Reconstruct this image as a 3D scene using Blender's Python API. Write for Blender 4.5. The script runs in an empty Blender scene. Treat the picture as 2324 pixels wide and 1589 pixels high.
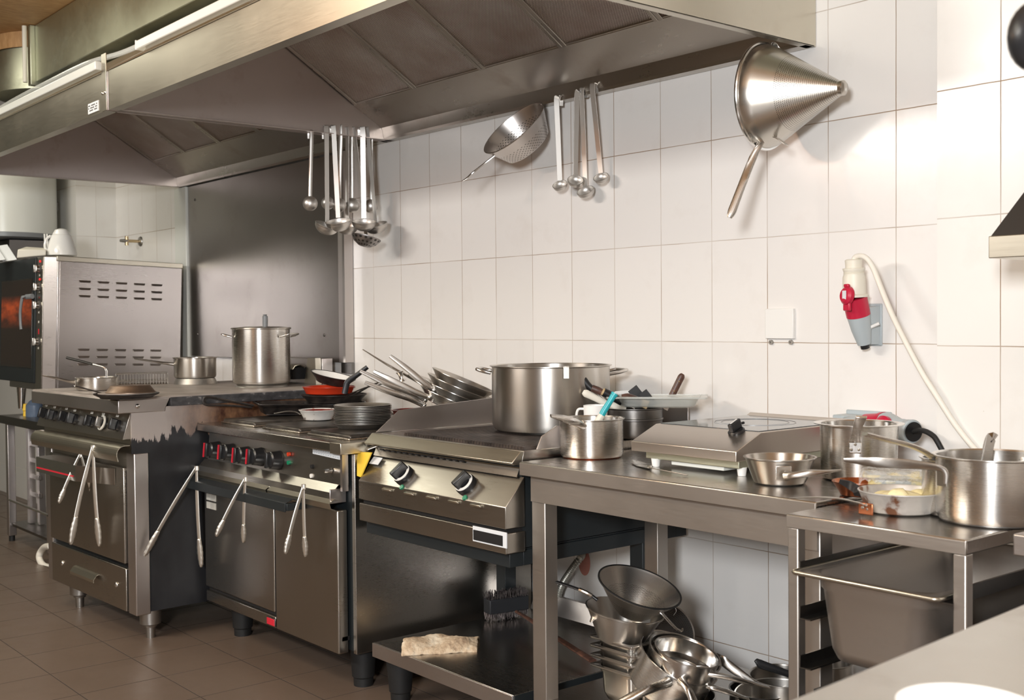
import bpy, bmesh, math, random
from mathutils import Vector as V, Matrix as M
random.seed(7)
R = math.radians
PI = math.pi
sc = bpy.context.scene
COL = sc.collection

# ------------------------------------------------------------------ camera
IW, IH = 2324, 1589
F = 2614.97
YAW, PITCH, ROLL = -0.8756, -0.0247, -0.0086
C = V((4.717, -3.066, 1.341))


def _axes():
    c, s = math.cos, math.sin
    fw = V((s(YAW) * c(PITCH), c(YAW) * c(PITCH), s(PITCH)))
    r0 = V((c(YAW), -s(YAW), 0))
    u0 = r0.cross(fw)
    return r0 * c(ROLL) + u0 * s(ROLL), -r0 * s(ROLL) + u0 * c(ROLL), fw


RT, UP, FW = _axes()


def ray(x, y):
    return RT * ((x - IW / 2) / F) - UP * ((y - IH / 2) / F) + FW


def onX(x, y, k):
    d = ray(x, y)
    return C + d * ((k - C.x) / d.x)


def onY(x, y, k):
    d = ray(x, y)
    return C + d * ((k - C.y) / d.y)


def onZ(x, y, k):
    d = ray(x, y)
    return C + d * ((k - C.z) / d.z)


def ppm(p):
    return F / ((p - C).dot(FW))


cd = bpy.data.cameras.new('camera')
cam = bpy.data.objects.new('camera', cd)
COL.objects.link(cam)
m = M((RT, UP, -FW)).transposed().to_4x4()
m.translation = C
cam.matrix_world = m
cd.sensor_width = 36
cd.lens = F / IW * 36
cd.clip_start = 0.05
cd.dof.use_dof = True
cd.dof.focus_distance = 3.9
cd.dof.aperture_fstop = 7.1
sc.camera = cam

# --------------------------------------------------------------- materials
MATS = {}
AR = 0.25


class NT:
    def __init__(s, name):
        s.m = bpy.data.materials.new(name)
        s.m.use_nodes = True
        s.t = s.m.node_tree
        s.b = s.t.nodes['Principled BSDF']
        MATS[name] = s.m

    def n(s, typ, **k):
        o = s.t.nodes.new(typ)
        for a, v in k.items():
            if a.startswith('i_'):
                a = a[2:]
                o.inputs[int(a) if a.isdigit() else a].default_value = v
            else:
                setattr(o, a, v)
        return o

    def l(s, a, b):
        s.t.links.new(a, b)

    def math(s, op, a, b=None, c=None):
        o = s.n('ShaderNodeMath', operation=op)
        for i, v in enumerate((a, b, c)):
            if v is None:
                continue
            if isinstance(v, (int, float)):
                o.inputs[i].default_value = v
            else:
                s.l(v, o.inputs[i])
        return o.outputs[0]

    def mix(s, f, a, b):
        o = s.n('ShaderNodeMix', data_type='RGBA')
        if isinstance(f, (int, float)):
            o.inputs[0].default_value = f
        else:
            s.l(f, o.inputs[0])
        for i, v in ((6, a), (7, b)):
            if isinstance(v, tuple):
                o.inputs[i].default_value = v + (1,)
            else:
                s.l(v, o.inputs[i])
        return o.outputs[2]

    def noise(s, scale=5, sx=1, sy=1, sz=1, detail=3, coord='Object', rough=.5):
        tc = s.n('ShaderNodeTexCoord')
        mp = s.n('ShaderNodeMapping')
        mp.inputs['Scale'].default_value = (sx, sy, sz)
        s.l(tc.outputs[coord], mp.inputs['Vector'])
        nz = s.n('ShaderNodeTexNoise')
        nz.inputs['Scale'].default_value = scale
        nz.inputs['Detail'].default_value = detail
        nz.inputs['Roughness'].default_value = rough
        s.l(mp.outputs[0], nz.inputs['Vector'])
        return nz.outputs['Fac']

    def ramp(s, f, *stops):
        o = s.n('ShaderNodeValToRGB')
        e = o.color_ramp.elements
        while len(e) < len(stops):
            e.new(.5)
        for i, (p, c) in enumerate(stops):
            e[i].position = p
            e[i].color = (c if isinstance(c, tuple) else (c, c, c)) + (1,)
        s.l(f, o.inputs[0])
        return o.outputs[0]

    def rng(s, f, a, b, c, d):
        o = s.n('ShaderNodeMapRange')
        s.l(f, o.inputs[0])
        for i, v in enumerate((a, b, c, d)):
            o.inputs[i + 1].default_value = v
        return o.outputs[0]

    def set(s, **k):
        for a, v in k.items():
            a = {'col': 'Base Color', 'metal': 'Metallic', 'rough': 'Roughness', 'spec': 'Specular IOR Level', 'aniso': 'Anisotropic', 'arot': 'Anisotropic Rotation', 'trans': 'Transmission Weight', 'ior': 'IOR', 'emit': 'Emission Color', 'es': 'Emission Strength', 'coat': 'Coat Weight', 'alpha': 'Alpha', 'sss': 'Subsurface Weight'}.get(a, a)
            if isinstance(v, tuple):
                v = v + (1,)
            if hasattr(v, 'is_output'):
                s.l(v, s.b.inputs[a])
            else:
                s.b.inputs[a].default_value = v
        return s

    def bump(s, h, strength=.3, dist=.002):
        o = s.n('ShaderNodeBump')
        o.inputs['Strength'].default_value = strength
        o.inputs['Distance'].default_value = dist
        s.l(h, o.inputs['Height'])
        s.l(o.outputs[0], s.b.inputs['Normal'])


def flat(name, col, rough=.5, metal=0, **k):
    return NT(name).set(col=col, rough=rough, metal=metal, **k).m


def steel(name, col, rough, stretch=(1, 1, 1), var=.12, aniso=0., arot=0., dirt=None, dirtamt=0.):
    """brushed stainless steel with uneven wear"""
    t = NT(name)
    a = t.noise(55, *stretch, detail=4)
    b = t.noise(2.2, 1, 1, 1, detail=3)
    am = .012 if aniso else .022
    r = t.math('ADD', t.rng(a, .3, .7, rough - am, rough + am), t.rng(b, .3, .7, -var * .2, var * .2))
    c = t.mix(t.rng(b, .35, .7, 0, 1), tuple(x * (1 - var * .5) for x in col), col)
    if dirt:
        d = t.noise(5, 1, 1, 1, detail=6, rough=.7)
        f = t.rng(d, .56, .80, 0, dirtamt)
        c = t.mix(f, c, dirt)
        r = t.math('ADD', r, t.math('MULTIPLY', f, .25))
    t.set(col=c, rough=r, metal=1., aniso=aniso, arot=arot)
    if aniso:
        tg = t.n('ShaderNodeTangent', direction_type='RADIAL', axis='Z')
        t.l(tg.outputs[0], t.b.inputs['Tangent'])
    return t.m


steel('pot_steel', (.70, .675, .64), .27, (.4, .4, 25), .10, .85, AR)
steel('pot_steel_worn', (.60, .565, .52), .33, (.4, .4, 20), .16, .8, AR, (.22, .15, .10), .3)
steel('panel_steel', (.47, .44, .395), .30, (.3, 1, 9), .12, .0, 0, (.30, .24, .19), .15)
steel('panel_steel_side', (.64, .60, .58), .36, (1, .3, 9), .12, .0, 0, (.32, .26, .22), .15)
steel('panel_steel_vertical', (.40, .37, .345), .34, (9, 9, .3), .16, .0, 0, (.30, .25, .22), .3)
steel('top_steel', (.52, .49, .455), .25, (.3, 6, 1), .18, .0, 0, (.14, .11, .09), .3)
steel('hood_steel', (.62, .58, .49), .33, (.2, 1, 9), .10, .0, 0, (.4, .32, .22), .2)
steel('hood_inner_steel', (.66, .59, .56), .45, (1, 1, 1), .12, .0, 0, (.36, .20, .13), .35)
steel('matte_steel', (.52, .475, .43), .46, (.3, 1, 9), .14, .0, 0, (.34, .28, .23), .25)
steel('hob_steel', (.66, .60, .54), .36, (.3, 1, 9), .12)
steel('tongs_steel', (.86, .83, .76), .40, (1, 1, 1), .08)
steel('oven_steel', (.50, .465, .45), .30, (1, .3, 9), .12, .0, 0, (.32, .26, .22), .15)
steel('trough_steel', (.52, .48, .43), .30, (.3, 1, 1), .14, .0, 0, (.30, .18, .12), .3)
steel('ladle_steel', (.70, .67, .63), .42, (1, 1, 1), .1)
steel('dark_steel', (.20, .19, .18), .34, (1, 1, 1), .2, .0, 0, (.05, .04, .03), .5)
steel('tin_steel', (.46, .44, .41), .40, (1, 1, 12), .25, .0, 0, (.07, .045, .035), .6)
steel('bright_steel', (.78, .76, .73), .20, (1, 1, 1), .08)
steel('galvanized', (.62, .63, .50), .42, (1, 1, 1), .3, .0, 0, (.25, .25, .2), .5)
steel('aluminium', (.66, .64, .60), .42, (.4, .4, 8), .15, .0, 0, (.25, .17, .12), .3)
steel('copperware', (.45, .16, .075), .3, (1, 1, 1), .25, .0, 0, (.06, .02, .015), .7)
steel('hotplate_rim', (.55, .5, .44), .28, (1, 1, 1), .1)
steel('baked_tin', (.34, .25, .19), .48, (1, 1, 1), .3, .0, 0, (.06, .035, .025), .7)
flat('brass', (.62, .48, .30), .3, 1)
t = NT('cast_iron'); nz = t.noise(30, detail=5)
t.set(col=t.ramp(nz, (.3, (.010, .009, .009)), (.75, (.045, .035, .03))), rough=.42, spec=.4); t.bump(nz, .25, .002)
t = NT('hotplate_iron'); nz = t.noise(18, detail=5)
t.set(col=t.ramp(nz, (.3, (.035, .032, .03)), (.75, (.13, .11, .09))), rough=.36, metal=.6); t.bump(nz, .15, .002)
t = NT('range_top_iron'); nz = t.noise(6, 1, 1, 1, detail=6)
t.set(col=t.ramp(nz, (.3, (.27, .235, .21)), (.7, (.46, .41, .37))), rough=.5, metal=.15); t.bump(t.noise(90), .08, .001)
t = NT('slab_edge'); nz = t.noise(26, 1, 1, 2, detail=6)
t.set(col=t.ramp(nz, (.3, (.045, .045, .05)), (.62, (.10, .10, .105)), (.74, (.4, .38, .37))), rough=.5, metal=.4)
t = NT('ribbed_iron'); nz = t.noise(22, detail=5)
t.set(col=t.ramp(nz, (.3, (.025, .02, .018)), (.75, (.085, .065, .055))), rough=.4, metal=.3)
flat('black_plastic', (.012, .012, .013), .32)
flat('black_paint', (.014, .018, .020), .45)
flat('black_rubber', (.010, .010, .010), .6)
flat('dark_hollow', (.006, .005, .005), .8)
flat('white_plastic', (.80, .79, .76), .35)
flat('cream_plastic', (.74, .70, .60), .45)
flat('white_enamel', (.72, .73, .68), .22)
flat('grey_plastic', (.42, .47, .49), .4)
flat('red_plastic', (.50, .012, .045), .35)
flat('red_enamel', (.55, .045, .015), .25)
flat('dark_red_enamel', (.14, .012, .008), .3)
flat('red_line', (.62, .02, .04), .4)
flat('teal_plastic', (.025, .40, .45), .35)
flat('yellow_plastic', (.86, .56, .05), .5)
flat('grey_handle', (.20, .21, .22), .35)
flat('green_lamp', (.01, .20, .10), .3)
flat('white_ceramic', (.86, .85, .82), .15)
flat('paper_label', (.70, .72, .74), .6)
flat('cable_white', (.78, .74, .66), .5)
flat('pale_ink', (.6, .58, .52), .6)
flat('dark_ink', (.08, .075, .07), .6)
flat('terracotta', (.62, .27, .22), .8)
flat('cork', (.55, .40, .22), .8)
flat('blue_plastic', (.11, .15, .22), .35)
flat('oven_glass', (.012, .010, .009), .06, 0, spec=.8)
flat('hob_glass', (.05, .055, .06), .06, 0, spec=.8)
flat('induction_mark', (.45, .46, .47), .25)
flat('dark_paint_hood', (.022, .019, .017), .35)
t = NT('peeled_paint')      # black paint burnt off towards the top of the range side
tc = t.n('ShaderNodeTexCoord'); sp = t.n('ShaderNodeSeparateXYZ'); t.l(tc.outputs['Object'], sp.inputs[0])
a = t.noise(46, 1, 1, .10, detail=6, rough=.75); b = t.noise(7, 1, 1, .5, detail=3)
h = t.math('ADD', t.math('ADD', sp.outputs['Z'], t.math('MULTIPLY', t.math('SUBTRACT', a, .5), .15)), t.math('MULTIPLY', t.math('SUBTRACT', t.noise(13, 1, 1, .3, detail=4, rough=.6), .5), .22))
f = t.rng(h, .868, .871, 0, 1)
yy = t.math('ADD', sp.outputs['Y'], t.math('MULTIPLY', t.math('SUBTRACT', b, .5), .25))
n3 = t.noise(11, 1, 1, .6, detail=6, rough=.7)
rust = t.mix(t.rng(n3, .38, .62, 0, 1), (.05, .018, .012), (.24, .125, .065))
bare = t.mix(t.rng(yy, .14, .36, 0, 1), (.42, .37, .34), rust)
ch = t.noise(9, 1, 1, .7, detail=5, rough=.7)
chips = t.rng(ch, .70, .705, 0, 1)
blk = t.mix(chips, t.mix(t.rng(b, .35, .65, 0, 1), (.012, .012, .014), (.026, .027, .030)), (.42, .37, .33))
t.set(col=t.mix(f, blk, bare), rough=.42, spec=.45)
t.bump(a, .1, .002)
t = NT('cable_hose_metal')
t.set(col=(.50, .49, .44), rough=.4, metal=.8)
t = NT('dark_wood'); nz = t.noise(9, 1, 1, 9, detail=4)
t.set(col=t.ramp(nz, (.3, (.05, .022, .014)), (.7, (.11, .045, .028))), rough=.42)
t = NT('brown_handle'); nz = t.noise(25, 1, 1, 1, detail=4)
t.set(col=t.ramp(nz, (.35, (.035, .016, .012)), (.65, (.12, .06, .045))), rough=.4)
t = NT('rust'); nz = t.noise(40, detail=5)
t.set(col=t.ramp(nz, (.35, (.05, .02, .012)), (.7, (.14, .055, .03))), rough=.75)
t = NT('bristle_wire'); nz = t.noise(60, detail=3)
t.set(col=t.ramp(nz, (.35, (.05, .04, .04)), (.7, (.30, .26, .25))), rough=.5, metal=.6)
t = NT('dirty_cloth'); nz = t.noise(12, detail=6, rough=.7); n2 = t.noise(90, detail=2)
t.set(col=t.ramp(nz, (.32, (.25, .15, .09)), (.48, (.62, .48, .33)), (.62, (.78, .68, .53))), rough=.95); t.bump(n2, .6, .004)
t = NT('cleaning_brush_black'); t.set(col=(.018, .019, .022), rough=.55)
t = NT('mashed_potato'); nz = t.noise(30, detail=5)
t.set(col=t.ramp(nz, (.3, (.66, .55, .27)), (.7, (.80, .70, .42))), rough=.6); t.bump(nz, .6, .01)
t = NT('tomato_sauce'); nz = t.noise(40, detail=4)
t.set(col=t.ramp(nz, (.35, (.42, .07, .015)), (.7, (.60, .17, .04))), rough=.3); t.bump(nz, .5, .006)
t = NT('brown_sauce'); nz = t.noise(40, detail=4)
t.set(col=t.ramp(nz, (.35, (.42, .26, .13)), (.7, (.66, .50, .32))), rough=.5); t.bump(nz, .3, .003)
t = NT('tub_plastic'); nz = t.noise(14, 1, 1, 1.3, detail=4)   # clear tub smeared with mash inside
t.set(col=t.ramp(nz, (.42, (.42, .42, .38)), (.47, (.74, .62, .30))), rough=.25)
t = NT('cling_film'); t.set(col=(.85, .85, .83), rough=.12, alpha=.32); t.bump(t.noise(38, detail=4), 1., .02)
t = NT('clear_plastic'); t.set(col=(.72, .74, .70), rough=.12, alpha=.45)
t = NT('smeared_aluminium'); nz = t.noise(16, 1, 1, 1, detail=4)
t.set(col=t.ramp(nz, (.40, (.20, .09, .05)), (.46, (.50, .47, .44)), (.58, (.62, .59, .55))), rough=.42, metal=.5)
t = NT('floral_enamel'); nz = t.noise(24, detail=4)
t.set(col=t.ramp(nz, (.32, (.05, .02, .02)), (.38, (.62, .60, .56)), (.68, (.72, .70, .66)), (.74, (.5, .2, .14))), rough=.3)


def perforated(name, base_col, rough, nu, nv, v0, v1, rad=.28):
    """steel with rows of punched holes: uv.x runs round the wall, uv.y runs along it (0..1)"""
    t = NT(name)
    uv = t.n('ShaderNodeUVMap'); sp = t.n('ShaderNodeSeparateXYZ'); t.l(uv.outputs[0], sp.inputs[0])
    vv = t.math('MULTIPLY', sp.outputs[1], nv)
    row = t.math('FLOOR', vv)
    uu = t.math('ADD', t.math('MULTIPLY', sp.outputs[0], nu), t.math('MULTIPLY', t.math('MODULO', row, 2), .5))
    du = t.math('SUBTRACT', t.math('FRACT', uu), .5); dv = t.math('SUBTRACT', t.math('FRACT', vv), .5)
    d = t.math('SQRT', t.math('ADD', t.math('MULTIPLY', du, du), t.math('MULTIPLY', dv, dv)))
    hole = t.math('LESS_THAN', d, rad)
    hole = t.math('MULTIPLY', hole, t.math('MULTIPLY', t.math('GREATER_THAN', sp.outputs[1], v0), t.math('LESS_THAN', sp.outputs[1], v1)))
    a = t.noise(3.5, detail=3)
    t.set(col=t.mix(hole, base_col, (.03, .025, .02)), metal=t.math('SUBTRACT', 1, hole), rough=t.rng(a, .3, .7, rough - .04, rough + .05), aniso=.4)
    return t.m


perforated('perforated_steel', (.74, .71, .67), .27, 90, 30, .46, .93, .24)
perforated('perforated_cone', (.60, .57, .52), .25, 120, 52, .34, .95, .22)
perforated('perforated_pot', (.58, .54, .51), .27, 42, 15, .08, .58, .2)
perforated('perforated_skimmer', (.36, .34, .33), .4, 16, 8, .1, .8, .28)
perforated('perforated_disc', (.16, .15, .145), .4, 70, 30, .05, .85, .3)
t = NT('filter_mesh')       # knitted grease filter
tc = t.n('ShaderNodeTexCoord'); sp = t.n('ShaderNodeSeparateXYZ'); t.l(tc.outputs['Object'], sp.inputs[0])
sx = t.math('SINE', t.math('MULTIPLY', sp.outputs[0], 760)); sy = t.math('SINE', t.math('MULTIPLY', sp.outputs[1], 820))
pm = t.math('MULTIPLY', sx, sy)
g = t.noise(3, 1, 1, 1, detail=6)
hole = t.rng(pm, -.05, .35, 0, 1)
wire = t.mix(t.rng(g, .3, .62, 0, 1), (.60, .47, .40), (.92, .88, .84))
t.set(col=t.mix(hole, wire, (.05, .028, .02)), rough=.36, metal=.8)
wv = t.noise(16, 1.4, .3, 1, detail=2)
t.bump(t.math('ADD', pm, t.math('MULTIPLY', wv, 3)), .7, .0016)


def tiles(name, w, h, x0, z0, axis='X', tile=(.80, .775, .745), grout=(.33, .235, .16), gw=.0028, rough=.14, grime=.16, second='Z', mort=.62, dirtcol=(.45, .36, .28)):
    t = NT(name)
    tc = t.n('ShaderNodeTexCoord'); sp = t.n('ShaderNodeSeparateXYZ'); t.l(tc.outputs['Object'], sp.inputs[0])
    wob = t.math('MULTIPLY', t.math('SUBTRACT', t.noise(14, detail=3), .5), .0022)
    u = t.math('DIVIDE', t.math('SUBTRACT', t.math('ADD', sp.outputs[axis], wob), x0), w)
    v = t.math('DIVIDE', t.math('SUBTRACT', t.math('ADD', sp.outputs[second], wob), z0), h)
    fu, fv = t.math('FRACT', u), t.math('FRACT', v)
    eu = t.math('MULTIPLY', t.math('MINIMUM', fu, t.math('SUBTRACT', 1, fu)), w)
    ev = t.math('MULTIPLY', t.math('MINIMUM', fv, t.math('SUBTRACT', 1, fv)), h)
    e = t.math('MINIMUM', eu, ev)
    line = t.rng(e, gw * .35, gw * .65, 1, 0)
    cv = t.n('ShaderNodeCombineXYZ'); t.l(t.math('FLOOR', u), cv.inputs[0]); t.l(t.math('FLOOR', v), cv.inputs[1])
    wn = t.n('ShaderNodeTexWhiteNoise', noise_dimensions='3D'); t.l(cv.outputs[0], wn.inputs['Vector'])
    tint = t.mix(t.rng(wn.outputs['Value'], 0, 1, 0, 1), tuple(x * .965 for x in tile), tuple(min(1, x * 1.02) for x in tile))
    gn = t.noise(2.2, 1, 1, 1, detail=4)
    gcol = t.mix(t.rng(gn, .4, .62, 0, 1), grout, tuple(x * mort + y * (1 - mort) for x, y in zip(tile, grout)))
    dn = t.noise(5, 1, 1, 1, detail=6, rough=.6)
    base = t.mix(t.rng(dn, .55, .8, 0, grime), tint, dirtcol)
    sn = t.noise(60, 1, 1, 1, detail=2)
    base = t.mix(t.rng(sn, .80, .81, 0, .6), base, dirtcol)
    t.set(col=t.mix(line, base, gcol), rough=t.math('ADD', t.math('MULTIPLY', line, .6), t.rng(dn, .3, .7, rough, rough + .12)), spec=.5)
    t.bump(t.math('SUBTRACT', t.math('MULTIPLY', t.noise(3, detail=1), .35), line), .35, .002)
    return t.m


TW, TH, TZ = .23512, .345, 1.265
tiles('wall_tile', TW, TH, 0, TZ)
tiles('pillar_tile', .46, TH, 3.224 - .46, TZ, tile=(.80, .775, .735))
tiles('side_wall_tile', .345, TH, -.14, TZ, 'Y', tile=(.76, .74, .70), mort=.7)
tiles('floor_tile', .32, .32, .513, -1.30, 'X', tile=(.145, .105, .08), grout=(.035, .025, .02), gw=.0042, rough=.30, grime=.35, second='Y', mort=.1, dirtcol=(.10, .075, .06))
t = NT('wood_ceiling'); nz = t.noise(14, 3, 1, 1, detail=5)
t.set(col=t.ramp(nz, (.3, (.40, .215, .085)), (.7, (.56, .33, .15))), rough=.55)
flat('front_wall_paint', (.24, .20, .17), .7)
flat('right_wall_paint', (.70, .68, .65), .5)
flat('far_left_wall_paint', (.10, .10, .075), .6)

# --------------------------------------------------------------- builders
ROOTM = {}


def things(o, label, cat, group=None):
    o['label'] = label
    o['category'] = cat
    if group:
        o['group'] = group
    return o


def thing(name, label, cat, loc=(0, 0, 0), rot=None, group=None):
    o = bpy.data.objects.new(name, None)
    COL.objects.link(o)
    o.empty_display_size = .05
    mt = M.Translation(V(loc)) @ (rot.to_4x4() if rot is not None else M.Identity(4))
    o.matrix_world = mt
    ROOTM[o.name] = mt
    return things(o, label, cat, group)


class MB:
    def __init__(s):
        s.bm = bmesh.new()
        s.uvl = None

    # boxes, oriented boxes, prisms ------------------------------------
    def box(s, x0, x1, y0, y1, z0, z1):
        return s.hexa([V(p) for p in ((x0, y0, z0), (x1, y0, z0), (x1, y1, z0), (x0, y1, z0), (x0, y0, z1), (x1, y0, z1), (x1, y1, z1), (x0, y1, z1))])

    def hexa(s, p):
        v = [s.bm.verts.new(q) for q in p]
        for f in ((3, 2, 1, 0), (4, 5, 6, 7), (0, 1, 5, 4), (1, 2, 6, 5), (2, 3, 7, 6), (3, 0, 4, 7)):
            s.bm.faces.new([v[i] for i in f])
        return s

    def obox(s, c, ax, ay, az, sx, sy, sz):
        c, ax, ay, az = V(c), V(ax).normalized(), V(ay).normalized(), V(az).normalized()
        p = []
        for k in (-1, 1):
            for i, j in ((-1, -1), (1, -1), (1, 1), (-1, 1)):
                p.append(c + ax * i * sx / 2 + ay * j * sy / 2 + az * k * sz / 2)
        return s.hexa(p)

    def bar(s, a, b, w, t, side=None):
        a, b = V(a), V(b)
        d = (b - a).normalized()
        sd = V(side) if side is not None else (d.cross(V((0, 0, 1))) if abs(d.z) < .95 else V((1, 0, 0)))
        sd = (sd - d * sd.dot(d)).normalized()
        return s.obox((a + b) / 2, d, sd, d.cross(sd), (b - a).length, w, t)

    def prism(s, pts, axis, a, b):
        """closed profile of 2-d points extruded along an axis from a to b"""
        def p(q, k):
            return V({'X': (k, q[0], q[1]), 'Y': (q[0], k, q[1]), 'Z': (q[0], q[1], k)}[axis])
        A = [s.bm.verts.new(p(q, a)) for q in pts]
        B = [s.bm.verts.new(p(q, b)) for q in pts]
        n = len(pts)
        s.bm.faces.new(A[::-1]); s.bm.faces.new(B)
        for i in range(n):
            s.bm.faces.new((A[i], A[(i + 1) % n], B[(i + 1) % n], B[i]))
        return s

    def sheet(s, pts, th, axis, a, b):
        """open profile line given thickness th and extruded: bent sheet metal"""
        out = []
        n = len(pts)
        P = [V((q[0], q[1])) for q in pts]
        for i in range(n):
            d = ((P[min(i + 1, n - 1)] - P[i]).normalized() if i < n - 1 else V((0, 0))) + ((P[i] - P[i - 1]).normalized() if i > 0 else V((0, 0)))
            d = d.normalized()
            out.append(P[i] + V((-d.y, d.x)) * th)
        for i in range(n - 1):
            s.prism([tuple(P[i]), tuple(P[i + 1]), tuple(out[i + 1]), tuple(out[i])], axis, a, b)
        return s

    def quad(s, *p):
        s.bm.faces.new([s.bm.verts.new(V(q)) for q in p])
        return s

    # swept sections ---------------------------------------------------
    def sweep(s, pts, w, t=None, side=None, seg=10, flatn=False, cap=True):
        """tube of elliptic (or rectangular when flatn) section w x t along pts; w, t may be lists"""
        pts = [V(p) for p in pts]
        n = len(pts)
        ws = w if isinstance(w, (list, tuple)) else [w] * n
        t = ws if t is None else t
        ts = t if isinstance(t, (list, tuple)) else [t] * n
        rings = []
        sd = V(side) if side is not None else None
        for i in range(n):
            d = (pts[min(i + 1, n - 1)] - pts[max(i - 1, 0)]).normalized()
            if sd is None:
                sd = d.cross(V((0, 0, 1))) if abs(d.z) < .9 else d.cross(V((0, 1, 0)))
            q = sd - d * sd.dot(d)
            if q.length < 1e-5:
                q = d.orthogonal()
            q.normalize()
            if side is None:
                sd = q
            nn = d.cross(q)
            if flatn:
                co = [(-1, -1), (1, -1), (1, 1), (-1, 1)]
            else:
                co = [(math.cos(2 * PI * k / seg), math.sin(2 * PI * k / seg)) for k in range(seg)]
            rings.append([s.bm.verts.new(pts[i] + q * a * ws[i] / 2 + nn * b * ts[i] / 2) for a, b in co])
        k = len(rings[0])
        for i in range(n - 1):
            for j in range(k):
                s.bm.faces.new((rings[i][j], rings[i][(j + 1) % k], rings[i + 1][(j + 1) % k], rings[i + 1][j]))
        if cap:
            s.bm.faces.new(rings[0][::-1]); s.bm.faces.new(rings[-1])
        return s

    def lathe(s, prof, seg=48, mt=None, uv=False, a0=0, a1=2 * PI, uvr=None):
        """profile of (r, z) turned about z; optional uv: x round, y along the profile"""
        mt = mt or M.Identity(4)
        full = abs(a1 - a0 - 2 * PI) < 1e-6
        n = seg if full else seg + 1
        rings = []
        for r, z in prof:
            if r < 1e-6:
                rings.append([s.bm.verts.new(mt @ V((0, 0, z)))])
            else:
                rings.append([s.bm.verts.new(mt @ V((r * math.cos(a0 + (a1 - a0) * k / seg), r * math.sin(a0 + (a1 - a0) * k / seg), z))) for k in range(n)])
        if uv and s.uvl is None:
            s.uvl = s.bm.loops.layers.uv.new('UVMap')
        ln = [0]
        for i in range(1, len(prof)):
            ln.append(ln[-1] + math.hypot(prof[i][0] - prof[i - 1][0], prof[i][1] - prof[i - 1][1]))
        for i in range(len(prof) - 1):
            A, B = rings[i], rings[i + 1]
            for k in range(seg):
                k2 = (k + 1) % n
                if len(A) == 1 and len(B) == 1:
                    continue
                if len(A) == 1:
                    vs, us = [A[0], B[k2], B[k]], [(k + .5, i), (k + 1, i + 1), (k, i + 1)]
                elif len(B) == 1:
                    vs, us = [A[k], A[k2], B[0]], [(k, i), (k + 1, i), (k + .5, i + 1)]
                else:
                    vs, us = [A[k], A[k2], B[k2], B[k]], [(k, i), (k + 1, i), (k + 1, i + 1), (k, i + 1)]
                try:
                    f = s.bm.faces.new(vs)
                except ValueError:
                    continue
                if uv:
                    for lp, (u, i2) in zip(f.loops, us):
                        vvv = uvr[i2] if uvr else ln[i2] / ln[-1]
                        lp[s.uvl].uv = (u / seg, vvv)
        return s

    def ball(s, c, r, sx=1, sy=1, sz=1, seg=20):
        c = V(c)
        pr = [(r * math.sin(PI * i / 12), -r * math.cos(PI * i / 12)) for i in range(13)]
        pr[0] = (0, -r); pr[-1] = (0, r)
        return s.lathe(pr, seg, M.Translation(c) @ M.Diagonal((sx, sy, sz, 1)))

    def cyl(s, a, b, r, r2=None, seg=24):
        a, b = V(a), V(b)
        q = (b - a).to_track_quat('Z', 'Y').to_matrix().to_4x4()
        L = (b - a).length
        r2 = r if r2 is None else r2
        return s.lathe([(0, 0), (r, 0), (r2, L), (0, L)], seg, M.Translation(a) @ q)

    def build(s, name, mat, parent=None, world=False, bevel=0, smooth=35, bseg=2, lab=None):
        bmesh.ops.recalc_face_normals(s.bm, faces=s.bm.faces[:])
        if world and parent is not None:
            top = parent
            while top.parent is not None:
                top = top.parent
            if top.name in ROOTM:
                s.bm.transform(ROOTM[top.name].inverted())
        me = bpy.data.meshes.new(name)
        s.bm.to_mesh(me)
        s.bm.free()
        me.materials.append(MATS[mat] if isinstance(mat, str) else mat)
        if smooth:
            me.polygons.foreach_set('use_smooth', [True] * len(me.polygons))
            me.set_sharp_from_angle(angle=R(smooth))
        o = bpy.data.objects.new(name, me)
        COL.objects.link(o)
        if parent is not None:
            o.parent = parent
        if bevel:
            md = o.modifiers.new('bevel', 'BEVEL')
            md.width = bevel; md.segments = bseg; md.limit_method = 'ANGLE'; md.angle_limit = R(40)
            md.harden_normals = False
        if lab:
            o['label'] = lab
        return o


def struct(name, mb, mat, **k):
    o = mb.build(name, mat, **k)
    o['kind'] = 'structure'
    return o


def arc(c, r, a0, a1, n, ax, ay):
    c, ax, ay = V(c), V(ax), V(ay)
    return [c + ax * (r * math.cos(a0 + (a1 - a0) * i / n)) + ay * (r * math.sin(a0 + (a1 - a0) * i / n)) for i in range(n + 1)]


def spline(pts, n=6):
    """Catmull-Rom through the points"""
    P = [V(p) for p in pts]
    P = [P[0] * 2 - P[1]] + P + [P[-1] * 2 - P[-2]]
    out = []
    for i in range(1, len(P) - 2):
        a, b, c, d = P[i - 1:i + 3]
        for k in range(n):
            t = k / n
            out.append(.5 * ((2 * b) + (c - a) * t + (2 * a - 5 * b + 4 * c - d) * t * t + (3 * b - a - 3 * c + d) * t ** 3))
    out.append(P[-2])
    return out


def lerpl(vals, n):
    """spread a short list of values over n samples"""
    if isinstance(vals, (int, float)):
        return [vals] * n
    out = []
    for i in range(n):
        f = i / (n - 1) * (len(vals) - 1)
        j = min(int(f), len(vals) - 2)
        out.append(vals[j] + (vals[j + 1] - vals[j]) * (f - j))
    return out


def dup(root, loc, label, rot=None):
    """copy a thing with its parts and sub-parts"""
    r = root.copy()
    COL.objects.link(r)
    mt = M.Translation(V(loc)) @ (rot.to_4x4() if rot is not None else M.Identity(4))
    r.matrix_world = mt
    ROOTM[r.name] = mt
    r['label'] = label
    for ch in list(root.children):
        c = ch.copy(); COL.objects.link(c); c.parent = r
        for g in list(ch.children):
            d = g.copy(); COL.objects.link(d); d.parent = c
    return r


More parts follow.
